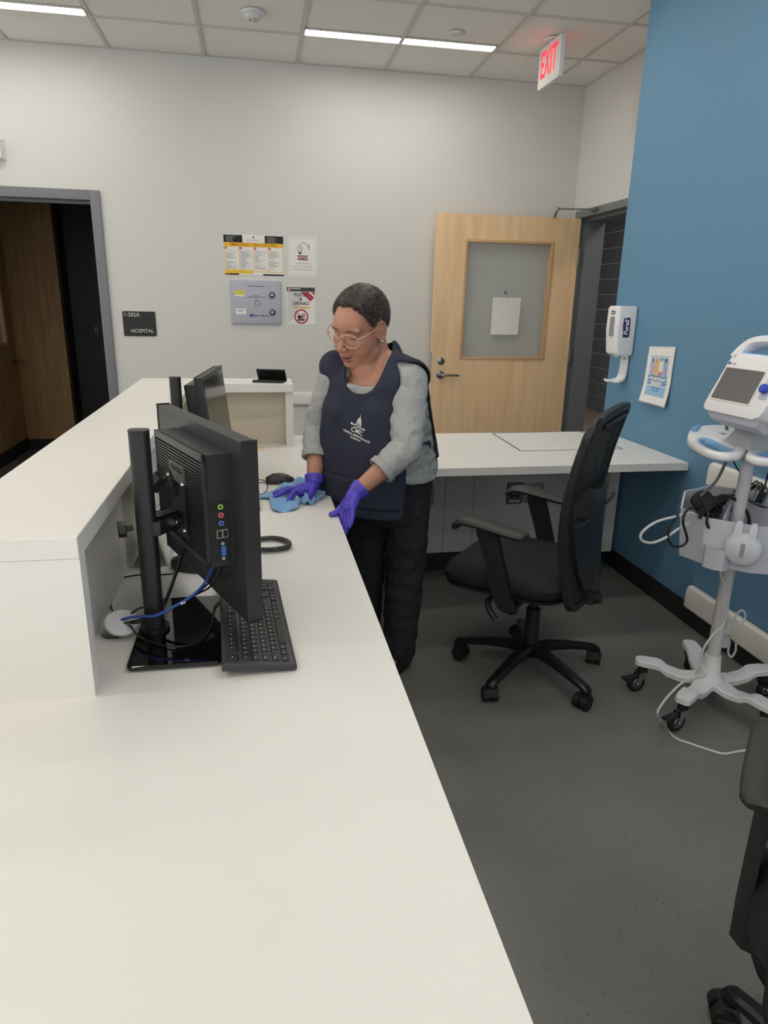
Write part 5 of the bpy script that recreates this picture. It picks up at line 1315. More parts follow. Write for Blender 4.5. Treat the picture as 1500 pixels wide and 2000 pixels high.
LS, RS = Vector((.522, 2.365, 1.198)), Vector((.283, 2.515, 1.228))
LE, RE = Vector((.500, 2.272, .978)), Vector((.222, 2.600, 1.005))
LW, RW = Vector((.324, 2.224, .845)), Vector((.196, 2.482, .818))
NB_ = Vector((.424, 2.490, 1.272))
def capsule(mb, a, b_, ra, rb, n=16):
    a, b_ = Vector(a), Vector(b_); d = (b_ - a)
    mb.tube([a, a.lerp(b_, .33), a.lerp(b_, .66), b_], [ra, ra * .67 + rb * .33, ra * .33 + rb * .67, rb], n=n)
    mb.sphere(a, ra, n, 10); mb.sphere(b_, rb, n, 10)
TORSO = [(.60, .515, 2.655, .165, .12, .12), (.74, .516, 2.655, .180, .13, .14), (.79, .514, 2.653, .182, .135, .145), (.84, .520, 2.652, .178, .132, .145), (.94, .505, 2.622, .166, .138, .13),
         (1.03, .474, 2.572, .170, .158, .125), (1.11, .448, 2.522, .174, .168, .12), (1.18, .434, 2.492, .168, .14, .115), (1.232, .428, 2.482, .145, .10, .10), (1.272, .424, 2.478, .10, .07, .075)]
def torso(mb, g, z0=None, z1=None):
    rings = []
    for z, x, y, wl, wf, wb in TORSO:
        if z0 is not None and z < z0: continue
        if z1 is not None and z > z1: continue
        c = Vector((x, y, z)); ring = []
        for k in range(36):
            a = k * 2 * PI / 36; ca, sa = math.cos(a), math.sin(a)
            cs = math.copysign(abs(ca) ** .85, ca); ss = math.copysign(abs(sa) ** .85, sa)
            ring.append(c + TL * (wl + g) * cs + TF * ((wf if sa > 0 else wb) + g) * ss)
        rings.append(ring)
    mb.loft(rings)
HIPS = [(Vector((.585, 2.61, .84)), Vector((.577, 2.565, .46)), Vector((.545, 2.505, .09))), (Vector((.45, 2.70, .84)), Vector((.425, 2.665, .46)), Vector((.43, 2.70, .09)))]

# ---- body: one continuous surface (head with face, neck, arms, hands, trunk, legs)
mb = MB()
torso(mb, -.022)
for h, k, a in HIPS:
    capsule(mb, h, k, .078, .052); capsule(mb, k, a, .05, .034); capsule(mb, a + Vector((0, 0, -.04)), a + TF * .12 + Vector((0, 0, -.055)), .03, .024)
for s, e, w_ in ((LS, LE, LW), (RS, RE, RW)):
    capsule(mb, s, e, .052, .04); capsule(mb, e, e.lerp(w_, .3), .04, .040); capsule(mb, e.lerp(w_, .3), w_, .040, .0275)
capsule(mb, LW, LW.lerp(Vector((.30, 2.208, .815)), .7), .023, .016); capsule(mb, RW, (.185, 2.465, .803), .022, .012)
def hp(x, y, z): return HM @ Vector((x, y, z))
capsule(mb, NB_ + Vector((0, 0, -.04)), hp(0, -.035, -.055), .068, .062)
capsule(mb, NB_ + TF * .05 + Vector((0, 0, -.06)), hp(0, .012, -.075), .06, .056)
capsule(mb, NB_ + TL * .05 + Vector((0, 0, -.02)), LS + Vector((-.02, .01, .015)), .045, .042); capsule(mb, NB_ - TL * .05 + Vector((0, 0, -.02)), RS + Vector((.02, -.01, .015)), .045, .042)
def ell(c, r, u=28, v=18): mb.sphere(c, r, u, v, M=HM)
ell((0, -.014, .032), (.075, .096, .088), 40, 28)
ell((0, .020, -.03), (.070, .068, .080), 36, 24)
ell((0, .036, .035), (.060, .056, .05))                 # forehead
ell((0, .034, -.076), (.056, .048, .044)); ell((0, .066, -.099), (.024, .020, .018))   # jaw, chin
ell((0, .018, -.095), (.050, .050, .028))                # soft under-chin
for s in (-1, 1):
    ell((s * .036, .042, -.045), (.034, .036, .040))      # cheek
    ell((s * .040, .056, -.024), (.026, .020, .020))      # cheekbone
    ell((s * .036, .012, -.075), (.036, .05, .042))      # jowl
    ell((s * .030, .070, .022), (.030, .013, .012))      # brow
    ell((s * .033, .066, .002), (.017, .013, .012))    # lid over the eyeball
    ell((s * .0135, .0985, -.036), (.0095, .011, .008))   # nostril wing
    # ear
    er = lambda k_, d_: [(s * (.070 + d_ + .006 * (1 - math.cos(a)) / 2), -.012 + .019 * k_ * math.cos(a) - .004 * math.sin(a), -.003 + .031 * k_ * math.sin(a)) for a in [j * 2 * PI / 20 for j in range(20)]]
    mb.loft([er(.72, -.004), er(.95, .004), er(.95, .007), er(.8, .008)], M=HM)
    mb.tube([Vector(q) for q in er(1.0, .0085)[3:17]] , .0044, n=8, M=HM)
    mb.tube([(s * .081, -.006, .006), (s * .082, -.012, .0), (s * .081, -.011, -.012)], .0035, n=8, smooth=3, M=HM)
    ell((s * .078, -.008, -.030), (.007, .009, .010))
mb.tube([(0, .078, .018), (0, .088, .0), (0, .099, -.018), (0, .106, -.030)], [.0075, .008, .0095, .011], n=12, smooth=3, M=HM)
ell((0, .105, -.032), (.0125, .0115, .0105))
ell((0, .0865, -.0625), (.021, .0125, .0065)); ell((0, .0835, -.0775), (.018, .0125, .0075)); ell((0, .0825, -.054), (.014, .012, .012))
for v in mb.bm.verts: v.co = WI @ v.co
me = remeshed(mb, 'body', .0027, 2, .5)
n = len(me.vertices); co = np.empty(n * 3); me.vertices.foreach_get('co', co); co = co.reshape(-1, 3)
ed = np.empty(len(me.edges) * 2, np.int32); me.edges.foreach_get('vertices', ed); ed = ed.reshape(-1, 2)
deg = np.bincount(ed.ravel(), minlength=n)[:, None]
_iv = np.array((WI @ HM).inverted()); _h = co @ _iv[:3, :3].T + _iv[:3, 3]
def _near(cx, cy, cz, r): return np.exp(-(((_h[:, 0] - cx) ** 2 + (_h[:, 1] - cy) ** 2 + (_h[:, 2] - cz) ** 2) / r ** 2))
feat = _near(0, .1, -.025, .026) + _near(0, .085, -.068, .024)
for s in (-1, 1): feat = feat + _near(s * .08, -.01, -.002, .034) + .8 * _near(s * .032, .078, .0, .016)
sw_ = (1 - np.clip(feat, 0, 1))[:, None]
for it in range(30):
    acc = np.stack([np.bincount(ed[:, 0], co[ed[:, 1], q], n) + np.bincount(ed[:, 1], co[ed[:, 0], q], n) for q in range(3)], 1) / deg
    co = co + (acc - co) * .6 * sw_
me.vertices.foreach_set('co', co.astype(np.float32).ravel()); me.update()
inv = np.array((WI @ HM).inverted()); hl = co @ inv[:3, :3].T + inv[:3, 3]
base = np.array(lin((184, 132, 108))); tint = np.tile(base, (n, 1))
def blend(mask, rgb, w_=1.0):
    global tint
    k = np.clip(mask, 0, 1)[:, None] * w_; tint = tint * (1 - k) + np.array(lin(rgb)) * k
x, y, z = hl[:, 0], hl[:, 1], hl[:, 2]
near = (np.abs(x) < .1) & (y > -.06) & (y < .14) & (np.abs(z) < .13)
g = lambda cx, cz, rx, rz: np.exp(-(((x - cx) / rx) ** 2 + ((z - cz) / rz) ** 2))
fr = near * (y > .03)
for s in (-1, 1):
    blend(fr * g(s * .04, -.04, .03, .028), (178, 112, 92), .55)
    blend(fr * np.clip(1.6 - (((x - s * .033) / .021) ** 2 + ((z - (.0235 - 8 * (x - s * .03) ** 2)) / .0042) ** 2), 0, 1), (98, 70, 56), .8)      # eyebrow
    blend(fr * np.clip(1.5 - (((x - s * .032) / .0155) ** 2 + ((z + .0035 - 12 * (x - s * .032) ** 2) / .0022) ** 2), 0, 1), (58, 38, 34), .95)   # lash line, eyes cast down
    blend(fr * g(s * .032, .007, .016, .006), (158, 108, 88), .5)
blend(fr * g(0, -.034, .02, .014), (186, 118, 98), .5)
blend(fr * np.clip(1.5 - ((x / .0225) ** 2 + ((z + .0625) / .0068) ** 2), 0, 1) * (y > .075), (158, 88, 82), .9)
blend(fr * np.clip(1.5 - ((x / .0195) ** 2 + ((z + .078) / .0075) ** 2), 0, 1) * (y > .07), (166, 92, 84), .9)
blend(fr * np.clip(1.4 - ((x / .0185) ** 2 + ((z + .0705) / .0026) ** 2), 0, 1) * (y > .065), (74, 38, 36), .95)
for s in (-1, 1): blend(fr * g(s * .006, -.0425, .0035, .0025) * (y > .09), (88, 48, 42), .9)
at = me.color_attributes.new('tint', 'FLOAT_COLOR', 'POINT')
at.data.foreach_set('color', np.hstack([tint, np.ones((n, 1))]).astype(np.float32).ravel())
body = link('body', me, M_SKIN, woman)
bvh_body = BVHTree.FromPolygons([Vector(c) for c in co], [tuple(p.vertices) for p in me.polygons])

# ---- hair: cropped cap and short tufts
def hair():
    c = WI @ hp(0, -.012, .022); up = HU; rnd = random.Random(9)
    def elmin(az):
        a = abs(az)
        t_ = [(0, 43), (18, 43), (32, 38), (46, 27), (58, 8), (70, -2), (80, 9), (100, 12), (112, -14), (130, -30), (180, -34)]
        for (a0, e0), (a1, e1) in zip(t_, t_[1:]):
            if a <= a1: return e0 + (e1 - e0) * (a - a0) / (a1 - a0)
        return -34
    def hit(az, el):
        a, e = math.radians(az), math.radians(el)
        d = (HL * math.sin(a) + HF * math.cos(a)) * math.cos(e) + HU * math.sin(e)
        p, nn, i, dist = bvh_body.ray_cast(c + d * .4, -d, .5)
        return (p if p else c + d * .1), d
    P = []; NA, NE = 120, 30
    for j in range(NE + 1):
        row = []
        for i in range(NA):
            az = -180 + 360 * i / NA; e0 = elmin(az) + 1.5 * math.sin(math.radians(az) * 9); el = e0 + (89 - e0) * j / NE
            p, d = hit(az, el)
            nz = mnoise.noise(p * 60) * .003 + mnoise.noise(p * 160) * .0018
            th = .0003 + .007 * min(1, j / 5.0) + .006 * min(1, max(0, el - 20) / 40) * min(1, j / 6) + nz
            row.append(p + d * th)
        P.append(row)
    MB().grid(P, wrap=True).build('hair', M_HAIR, woman, angle=180)
    b1, b2 = MB(), MB()
    for k in range(15000):
        az = rnd.uniform(-180, 180); el = math.degrees(math.asin(rnd.uniform(-.6, 1)))
        if el < elmin(az) + rnd.uniform(-1, 4): continue
        p, d = hit(az, el)
        b = b2 if rnd.random() < .22 else b1
        fwd = (HF * .55 * (1 if el > 30 else .2) - HU * .9 * (1 if el < 50 else -.1) + HL * .3 * math.sin(az * .05) + Vector((rnd.uniform(-.5, .5), rnd.uniform(-.5, .5), rnd.uniform(-.3, .3))))
        fwd = (fwd - d * fwd.dot(d)).normalized()
        lo = el < elmin(az) + 9
        r0 = p + d * (.003 + .009 * rnd.random() * (.4 if lo else 1)); tip = r0 + (d * rnd.uniform(.15, .55) + fwd).normalized() * rnd.uniform(.006, .013) * (.75 if lo else 1.2)
        sd = d.cross(fwd).normalized() * .0008
        v = [b.bm.verts.new(q) for q in (r0 - sd, r0 + sd, r0 + d * .0012, tip)]
        for f in ((0, 1, 3), (1, 2, 3), (2, 0, 3)): b.bm.faces.new([v[q] for q in f])
    for b, m_ in ((b1, M_HAIR), (b2, mat('grey hair', (112, 102, 94), .5))):
        o = b.build('hair_tufts', m_, woman, smooth=False); o['kind'] = 'stuff'
M_HAIR = mat('dark greying hair', (56, 48, 44), .5, noise=(70, .45), grain=None)
hair()

# ---- glasses, earrings, bracelet
M_RIM = mat('clear pink acetate', (226, 176, 160), .2, alpha=.75, coat=.4)
M_LENSG = mat('spectacle lens', (240, 236, 232), .03, alpha=.07, spec=.7)
gl = MB(); GM_ = WI @ HM
rims = []
for s in (-1, 1):
    cx, cz, r = s * .0345, -.004, .0268
    pts = [(cx + r * math.cos(a) * 1.04, .1 - .010 * ((cx + r * math.cos(a)) / .06) ** 2 * 1.6 + .006 * math.sin(a), cz + r * math.sin(a) * .95) for a in [k * 2 * PI / 28 for k in range(28)]]
    rims.append(pts)
    MB().tube(pts, .0021, n=6, closed=True, M=GM_).build('glasses_rim', M_RIM, woman)
    b = MB(); cv = b.bm.verts.new(GM_ @ Vector((cx, .0985, cz))); vs = [b.bm.verts.new(GM_ @ Vector(q)) for q in pts]
    for k in range(28): b.bm.faces.new((cv, vs[k], vs[(k + 1) % 28]))
    b.build('glasses_lens', M_LENSG, woman)
    MB().tube([(s * .060, .092, .008), (s * .068, .086, .010), (s * .0775, .05, .012), (s * .0785, .012, .014), (s * .077, -.014, .008)], .0019, n=6, smooth=4, M=GM_).build('glasses_temple', M_RIM, woman)
    lobe = GM_ @ Vector((s * .083, -.008, -.036))
    b = MB().sphere(lobe, .0055, 14, 10); b.build('earring', mat('silver', (214, 212, 208), .15, metal=1), woman)
MB().tube([(-.009, .104, .004), (0, .1065, .007), (.009, .104, .004)], .0015, n=6, smooth=4, M=GM_).build('glasses_bridge', mat('rose gold', (214, 160, 130), .25, metal=.8), woman)
bd = (LW - LE).normalized(); bc = LW - bd * .022; bu = bd.orthogonal().normalized(); bv = bd.cross(bu)
MB().tube([WI @ (bc + (bu * math.cos(a) + bv * math.sin(a)) * .0305 + bd * .004 * math.sin(a)) for a in [k * 2 * PI / 28 for k in range(28)]], .0018, n=6, closed=True).build('bracelet', mat('silver', (214, 212, 208), .15, metal=1), woman)

# ---- trousers and shoes
mb = MB()
torso(mb, -.004, None, .86)
for h, k, a in HIPS:
    capsule(mb, h, k, .098, .084); capsule(mb, k, a + Vector((0, 0, -.02)), .083, .068)
for v in mb.bm.verts: v.co = WI @ v.co
def displace(me, fn):
    n = len(me.vertices); a = np.empty(n * 3, np.float32); me.vertices.foreach_get('co', a); a = a.reshape(-1, 3)
    nr = np.empty(n * 3, np.float32); me.vertex_normals.foreach_get('vector', nr); nr = nr.reshape(-1, 3)
    d = np.array([fn(Vector(p)) for p in a.tolist()], np.float32)
    me.vertices.foreach_set('co', (a + nr * d[:, None]).ravel()); me.update()
def wrinkled(mb, name, voxel, it, amp, sc, ctr=None, cut=None):
    me = remeshed(mb, name, voxel, it, .5)
    displace(me, lambda p: amp * (mnoise.noise(Vector((p.x * sc, p.y * sc, p.z * sc * 1.6))) + .5 * mnoise.noise(p * sc * 2.3)))
    return me
me = wrinkled(mb, 'trousers', .006, 6, .008, 16)
tr = link('trousers', me, M_TROU, woman)
for h, k, a in HIPS:
    c0 = WI @ (a + Vector((0, 0, -.09))); b = MB(); rings = []
    for s, w_, h_ in ((-.075, .026, .05), (-.05, .036, .065), (0, .040, .062), (.07, .046, .05), (.12, .042, .040), (.165, .028, .028), (.178, .012, .016)):
        c = c0 + TF * (s + .02); rings.append([c + TL * w_ * x_ + Vector((0, 0, h_ * z_)) for x_, z_ in ((-1, .0), (1, .0), (1, .35), (.7, .85), (0, 1), (-.7, .85), (-1, .35))])
    b.loft(rings); sh = b.build('shoe', mat('black shoe leather', (28, 28, 29), .45), woman, angle=60)
    b = MB(); b.prism([((c0 + TF * (s + .02) + TL * w_ * q).x, (c0 + TF * (s + .02) + TL * w_ * q).y) for s, w_, q in ((-.08, .028, -1), (-.02, .04, -1), (.07, .048, -1), (.14, .038, -1), (.182, .014, -1), (.182, .014, 1), (.14, .038, 1), (.07, .048, 1), (-.02, .04, 1), (-.08, .028, 1))], c0.z - .0, c0.z + .016); b.build('shoe_sole', M_RUBBER, sh)

# ---- sweater
def arm_path(s, e, w_, f): return s, e, e.lerp(w_, f)
mb = MB()
torso(mb, .012, .78, 1.22)
CUFFL, CUFFR = LE.lerp(LW, .52), RE.lerp(RW, .57)
capsule(mb, LS, LE, .067, .055); capsule(mb, LE, LE.lerp(LW, .3), .055, .052)
capsule(mb, RS, RE, .057, .053); capsule(mb, RE, RE.lerp(RW, .3), .053, .051)
for e, w_, c, r0, r1 in ((LE, LW, CUFFL, .052, .047), (RE, RW, CUFFR, .051, .048)):
    mb.tube([e.lerp(w_, .25), e.lerp(w_, .4), c], [r0, (r0 + r1) / 2, r1], n=20)
capsule(mb, NB_ + TL * .055 + Vector((0, 0, -.045)), LS, .06, .066); capsule(mb, NB_ - TL * .055 + Vector((0, 0, -.045)), RS, .06, .056)
for v in mb.bm.verts: v.co = WI @ v.co
def arm_f(p):
    q = p - (WI @ Vector((.47, 2.55, p.z + PB_.z))); return 1.0
me = wrinkled(mb, 'sweater', .0045, 4, .0055, 22)
# scooped collar: drop the faces round the neck base
bm = bmesh.new(); bm.from_mesh(me)
nc = WI @ (NB_ + TF * .045 + Vector((0, 0, .0)))
kill = [f for f in bm.faces if (f.calc_center_median() - nc).length < .074 and f.calc_center_median().z > nc.z - .07]
bmesh.ops.delete(bm, geom=kill, context='FACES'); bm.to_mesh(me); bm.free()
me.polygons.foreach_set('use_smooth', [True] * len(me.polygons))
sw = link('sweater', me, M_SWEAT, woman)
for e, w_, c, r in ((LE, LW, CUFFL, .048), (RE, RW, CUFFR, .049)):
    d = (w_ - e).normalized(); u_ = d.orthogonal().normalized(); v_ = d.cross(u_)
    rg = lambda o_, rr: [WI @ (c + d * o_ + (u_ * math.cos(k * 2 * PI / 24) + v_ * math.sin(k * 2 * PI / 24)) * rr) for k in range(24)]
    b = MB().loft([rg(-.018, r + .001), rg(-.016, r + .005), rg(.004, r + .005), rg(.008, r + .002), rg(.006, r - .006), rg(-.012, r - .008)], caps=False); b.build('sweater_cuff', M_SWEAT, sw, angle=60)

# ---- apron vest: sheet wrapped on the trunk, open at the sides
mb = MB(); torso(mb, .012)
mb.sphere((.446, 2.514, 1.262), .076, 20, 14)      # nape, raised as she bends
mb.sphere(LS, .073, 20, 14); mb.sphere(RS + Vector((.006, -.004, -.002)), .056, 20, 14)
capsule(mb, NB_ + TL * .055 + Vector((0, 0, -.045)), LS, .066, .072); capsule(mb, NB_ - TL * .055 + Vector((0, 0, -.045)), RS, .064, .057)
for s in (-1, 1): mb.sphere(Vector((.448, 2.522, 1.085)) + TF * .115 + TL * s * .075, .078, 20, 14)     # bust
for v in mb.bm.verts: v.co = WI @ v.co
tm = remeshed(mb, 'trunk', .007, 10, .5)
bvh_t = BVHTree.FromPolygons([v.co.copy() for v in tm.vertices], [tuple(p.vertices) for p in tm.polygons]); bpy.data.meshes.remove(tm)
def axis_at(z):
    T_ = TORSO
    if z <= T_[0][0]: return Vector((T_[0][1], T_[0][2], z))
    for A_, B_ in zip(T_, T_[1:]):
        if z <= B_[0]:
            f = (z - A_[0]) / (B_[0] - A_[0]); return Vector((A_[1] + f * (B_[1] - A_[1]), A_[2] + f * (B_[2] - A_[2]), z))
    return Vector((T_[-1][1], T_[-1][2], z))
NC_, NR_ = 180, 110
ZTOP = 1.12
def neck_el(th):          # elevation of the neck opening seen from the chest centre
    a = abs(((th - 9 + 180) % 360) - 180)
    tb = [(0, 9), (12, 10), (20, 16), (27, 33), (35, 47), (45, 57), (60, 68), (80, 76), (130, 76), (180, 72)]
    for (a0, e0), (a1, e1) in zip(tb, tb[1:]):
        if a <= a1: return e0 + (e1 - e0) * (a - a0) / (a1 - a0)
HEMF, HEMB = .700, .865
cols = []
for i in range(NC_):
    th = 360 * i / NC_; a = ((th + 180) % 360) - 180
    d0 = TF * math.cos(math.radians(th)) + TL * math.sin(math.radians(th))
    front = abs(a) < 90; hem = HEMF + .02 * (abs(a) / 70) ** 4 if front else HEMB - .015 * math.cos(math.radians((abs(a) - 180) * 2))
    nlow = 66; col = []; c0 = axis_at(ZTOP); rprev = 0
    for j in range(NR_ + 1):      # from the neck down
        if j <= NR_ - nlow:
            el = neck_el(th) * (1 - j / (NR_ - nlow)); e = math.radians(el); d = d0 * math.cos(e) + Vector((0, 0, 1)) * math.sin(e); c = c0
        else:
            z_ = ZTOP + (hem - ZTOP) * (j - (NR_ - nlow)) / nlow; c = axis_at(z_); d = d0; el = 0
        cw = WI @ c
        p, nn, ix, dist = bvh_t.ray_cast(cw + d * .6, -d, .7)
        if p is None: p = cw + d * .15
        off = .006
        if el == 0:
            # cloth hangs: horizontal reach never falls back sharply
            r = (p - (WI @ c0)); r.z = 0; rr = r.dot(d0)
            fall = .9985 if front else 1.0
            if not front: fall = 1.0
            if rprev and rr < rprev * fall:
                p = p + d0 * (rprev * fall - rr)
                rr = rprev * fall
            rprev = max(rr, rprev * fall) if rprev else rr
            w_ = min(1, (ZTOP - p.z) / .3)
            off += .007 * w_ * math.sin(math.radians(th) * 9 + 1.2) * (1 if front else .8) + .004 * mnoise.noise(p * 14)
        col.append((p + d * off, el))
    cols.append(col)
bm = bmesh.new()
V = [[bm.verts.new(c[0]) for c in col] for col in cols]
def keep(i, j):
    th = 360 * (i + .5) / NC_; a = ((th + 180) % 360) - 180; el = cols[i][j][1]; low = max(0, (j - (NR_ - 66)) / 66)
    if a >= 0:      # her left side, towards the viewer
        fe = 50 - 11 * min(1, low * 2) + 4 * max(0, low - .6); be = 106
        if a <= fe or a >= be: return True
        return el > (31 + max(0, 80 - a) * .42 - max(0, a - 80) * 1.3)
    a = -a
    fe = 74 - 6 * min(1, low * 2); be = 112
    if a <= fe or a >= be: return True
    return el > 50 - max(0, a - 90) * 1.5
for i in range(NC_):
    for j in range(NR_):
        if keep(i, j):
            k = (i + 1) % NC_; bm.faces.new((V[i][j], V[k][j], V[k][j + 1], V[i][j + 1]))
bmesh.ops.delete(bm, geom=[v for v in bm.verts if not v.link_faces], context='VERTS')
for it in range(14):      # even out the cut edges
    new = {}
    for v in bm.verts:
        if v.is_boundary:
            nb = [e.other_vert(v).co for e in v.link_edges if e.is_boundary]
            if len(nb) == 2: new[v] = v.co * .5 + (nb[0] + nb[1]) * .25
    for v, c in new.items(): v.co = c
for it in range(2): bmesh.ops.smooth_vert(bm, verts=[v for v in bm.verts if not v.is_boundary], factor=.5, use_axis_x=True, use_axis_y=True, use_axis_z=True)
bmesh.ops.recalc_face_normals(bm, faces=bm.faces[:])
me = bpy.data.meshes.new('apron_vest'); bm.to_mesh(me); bm.free()
me.polygons.foreach_set('use_smooth', [True] * len(me.polygons))
vest = link('apron_vest', me, M_NAVYC, woman)
s_ = vest.modifiers.new('t', 'SOLIDIFY'); s_.thickness = .0035; s_.offset = 1
bvh_v = BVHTree.FromPolygons([v.co.copy() for v in me.vertices], [tuple(p.vertices) for p in me.polygons])
# piping round the cut edges and shoulder seams
bm = bmesh.new(); bm.from_mesh(me)
seen = set(); loops = []
bv_ = [v for v in bm.verts if v.is_boundary]
for v in bv_:
    if v in seen: continue
    lp = [v]; seen.add(v); cur = v
    while True:
        nx = [e.other_vert(cur) for e in cur.link_edges if e.is_boundary and e.other_vert(cur) not in seen]
        if not nx: break
        cur = nx[0]; seen.add(cur); lp.append(cur)
    if len(lp) > 20: loops.append([q.co.copy() for q in lp])
bm.free()
for lp in loops:
    MB().tube(lp[::2], .0032, n=6, closed=True).build('binding', mat('navy binding', (38, 41, 54), .8), vest)
def on_vest(px_, py_, depth_hint=2.3, lift=.0):
    d = (_fw + _rt * ((px_ - 750) / F_PX) - _up * ((py_ - 1000) / F_PX)).normalized()
    p, nn, ix, ds = bvh_v.ray_cast(WI @ CAM_POS, d, 5)
    return p, nn, d
# printed emblem and lettering on the chest
M_PRINT = mat('white screen print', (222, 220, 214), .8)
pc_, nn_, dd_ = on_vest(701, 838)
if pc_ is None: pc_, nn_ = WI @ Vector((.37, 2.38, 1.04)), -TF
if nn_.dot(dd_) > 0: nn_ = -nn_
ex_ = (TL * .93 + Vector((0, 0, -.24))).normalized(); ex_ = (ex_ - nn_ * ex_.dot(nn_)).normalized(); ey_ = nn_.cross(ex_).normalized()
EMB = frame(pc_, ex_, ey_, nn_)
def vest_print(me, name='print'):
    me.transform(EMB)
    for v in me.vertices:
        p, nn, ix, ds = bvh_v.ray_cast(v.co + nn_ * .06, -nn_, .2)
        if p is not None: v.co = p + nn_ * (.0042 + (.0003 if (v.co - pc_).dot(nn_) > 0.0001 else 0))
    link(name, me, M_PRINT, vest)
def flat(poly): 
    b = MB(); vs = [b.bm.verts.new((x_ * .001, y_ * .001, 0)) for x_, y_ in poly]; b.bm.faces.new(vs)
    bmesh.ops.triangulate(b.bm, faces=b.bm.faces[:]); 
    bmesh.ops.subdivide_edges(b.bm, edges=b.bm.edges[:], cuts=1, use_grid_fill=True)
    return b.mesh('print', False)
vest_print(flat([(-12, 26), (-11, 33), (-7, 39), (-3, 43), (-1, 52), (0, 60), (1, 52), (3, 43), (7, 39), (11, 33), (12, 26)]), 'dome_print')
vest_print(flat([(-14, 20), (-14, 25), (14, 25), (14, 20)]), 'dome_print')
for x0_ in (-14, -5.5, 3, 10.5): vest_print(flat([(x0_, 8), (x0_, 19.5), (x0_ + 4, 19.5), (x0_ + 4, 8)]), 'dome_print')
vest_print(flat([(-34, 7), (-34, 15), (-15, 11), (-15, 8)]), 'roof_print'); vest_print(flat([(34, 7), (34, 15), (15, 11), (15, 8)]), 'roof_print')
vest_print(flat([(-17, 2), (0, 9), (17, 2), (14, 1), (0, 6), (-14, 1)]), 'roof_print')
me = text_mesh('CMC', .024, bold=.0006, space=1.08, extrude=0); me.transform(Matrix.Translation((0, -.009, 0))); vest_print(me, 'lettering')
me = text_mesh('CAPITOL MAINTENANCE', .0105, bold=.0004, extrude=0); me.transform(Matrix.Translation((0, -.026, 0))); vest_print(me, 'lettering')
me = text_mesh('COMPANY', .009, bold=.0003, extrude=0); me.transform(Matrix.Translation((0, -.038, 0))); vest_print(me, 'lettering')
# side ties
for s, zz in ((1, .955), (-1, .955)):
    c = axis_at(zz); a0 = WI @ (c + TL * s * .165 + TF * .09); a1 = WI @ (c + TL * s * .19 + TF * .02)
    b = MB().tube([a0, a1, a1 + Vector((0, 0, -.02)) + TL * s * .008], .004, n=6, smooth=3).sphere(a1, .009, 10, 8); b.build('side_tie', M_NAVYC, vest)
# front pocket
P = []
for j in range(9):
    zz = .735 + .125 * j / 8; row = []
    for i in range(25):
        th = math.radians(-50 + 100 * i / 24); d = TF * math.cos(th) + TL * math.sin(th)
        dip = .012 * math.sin(i / 24 * PI) * (j / 8)
        c = WI @ axis_at(zz - dip); p, nn, ix, ds = bvh_v.ray_cast(c + d * .6, -d, .7)
        row.append((p if p else c + d * .18) + d * (.0045 + .006 * (j / 8) * math.sin(i / 24 * PI)))
    P.append(row)
o = MB().grid(P).build('apron_pocket', M_NAVYC, vest); s_ = o.modifiers.new('t', 'SOLIDIFY'); s_.thickness = .002

# ---- gloved hands
def glove(palm, fingers, cuff, name='glove'):
    mb = MB()
    for a, b_, ra, rb in palm: capsule(mb, a, b_, ra, rb)
    for f, r0, r1 in fingers:
        f = [Vector(q) for q in f]; nf = len(f)
        for q in f:
            if .255 < q.x < .30 and .712 < q.z < .764: q.x = max(q.x, .256 + r0 + .0005)
        mb.tube(f, [r0 + (r1 - r0) * k / (nf - 1) for k in range(nf)], n=14, smooth=4)
        for k, q in enumerate(f): mb.sphere(q, r0 + (r1 - r0) * k / (nf - 1) * 1.0 + (.0004 if 0 < k < nf - 1 else 0), 12, 8)
    for v in mb.bm.verts: v.co = WI @ v.co
    me = remeshed(mb, name, .0019, 3, .5)
    displace(me, lambda p: .0009 * mnoise.noise(p * 90) + .0007 * mnoise.noise(Vector((p.x * 60, p.y * 60, p.z * 220))))
    g_ = link(name, me, M_GLOVE, woman)
    c, d, r = cuff; d = d.normalized(); u_ = d.orthogonal().normalized(); v_ = d.cross(u_)
    rg = lambda o_, rr: [WI @ (c + d * o_ + (u_ * math.cos(k * 2 * PI / 28) + v_ * math.sin(k * 2 * PI / 28)) * (rr + .0012 * math.sin(k * 1.9))) for k in range(28)]
    MB().loft([rg(.014, r - .003), rg(.006, r + .001), rg(-.002, r + .001), rg(-.008, r + .003), rg(-.014, r + .0045), rg(-.019, r + .003), rg(-.016, r + .0005), rg(-.004, r - .002)], caps=False).build('glove_cuff', M_GLOVE, g_, angle=70)
dl = (LW - LE).normalized()
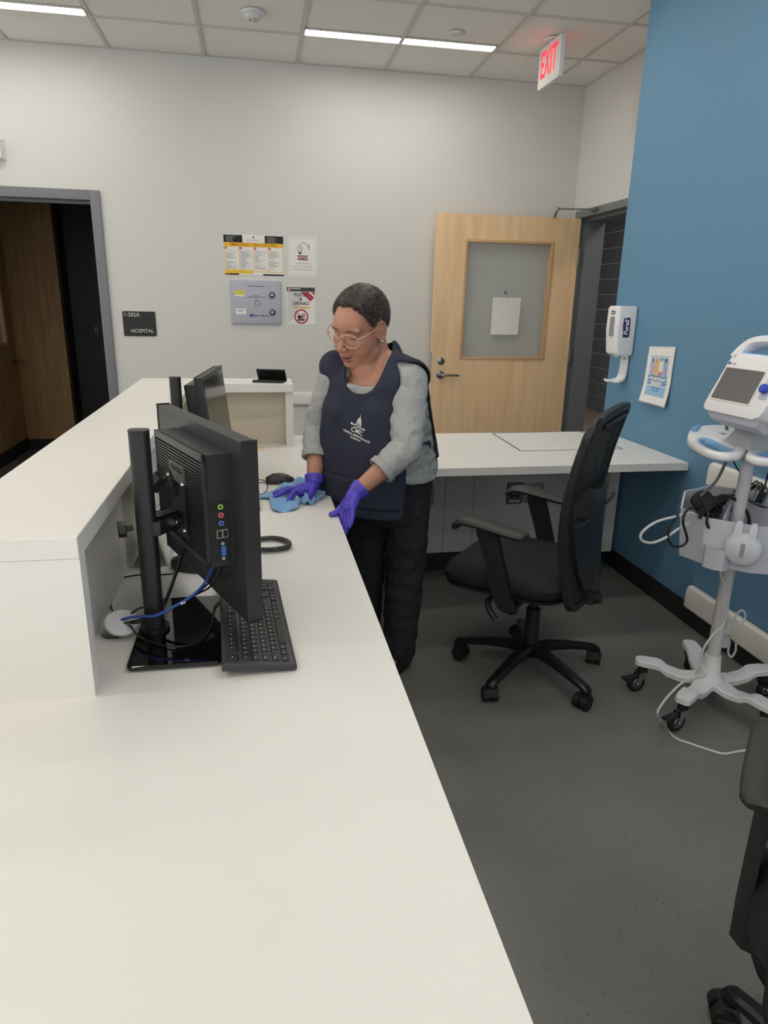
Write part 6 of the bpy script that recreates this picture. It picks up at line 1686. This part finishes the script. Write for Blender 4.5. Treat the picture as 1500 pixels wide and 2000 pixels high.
# left hand gripping the edge of the worktop
glove([(LW + dl * .004, (.304, 2.212, .822), .029, .027), ((.312, 2.220, .832), (.282, 2.216, .798), .026, .017), ((.306, 2.21, .823), (.286, 2.190, .795), .027, .017), ((.308, 2.2, .824), (.297, 2.178, .798), .023, .0165)],
      [([(.282, 2.218, .800), (.272, 2.212, .780), (.268, 2.200, .755), (.262, 2.192, .733), (.256, 2.190, .712)], .0115, .0085),
       ([(.286, 2.203, .797), (.281, 2.190, .772), (.275, 2.177, .746), (.267, 2.168, .724), (.258, 2.166, .708)], .0115, .0088),
       ([(.292, 2.188, .797), (.289, 2.173, .772), (.283, 2.158, .748), (.274, 2.150, .728), (.265, 2.148, .713)], .011, .0085),
       ([(.299, 2.176, .800), (.297, 2.158, .781), (.292, 2.144, .763), (.284, 2.136, .747)], .0098, .0075),
       ([(.310, 2.226, .832), (.286, 2.232, .806), (.266, 2.228, .783), (.248, 2.219, .770), (.231, 2.213, .7665)], .0155, .0088)],
      (LW, dl, .031))
dr_ = (RW - RE).normalized()
# right hand pressing the cloth
glove([(RW, (.190, 2.468, .800), .029, .023), ((.190, 2.466, .803), (.125, 2.470, .788), .024, .0145), ((.190, 2.462, .802), (.122, 2.448, .790), .025, .0155), ((.187, 2.452, .800), (.128, 2.424, .788), .023, .0145), ((.188, 2.474, .800), (.130, 2.486, .786), .021, .0125)],
      [([(.130, 2.424, .790), (.115, 2.399, .794), (.104, 2.380, .786), (.097, 2.366, .778)], .0115, .0085),
       ([(.122, 2.447, .791), (.093, 2.430, .797), (.069, 2.419, .788), (.049, 2.411, .779)], .0115, .0085),
       ([(.124, 2.468, .789), (.095, 2.462, .794), (.070, 2.460, .786), (.048, 2.460, .778)], .011, .0082),
       ([(.130, 2.486, .786), (.105, 2.487, .788), (.083, 2.490, .781), (.065, 2.494, .776)], .0098, .0075),
       ([(.192, 2.450, .800), (.186, 2.420, .794), (.176, 2.396, .787), (.165, 2.378, .780)], .0155, .0095)],
      (RW, dr_, .0315))
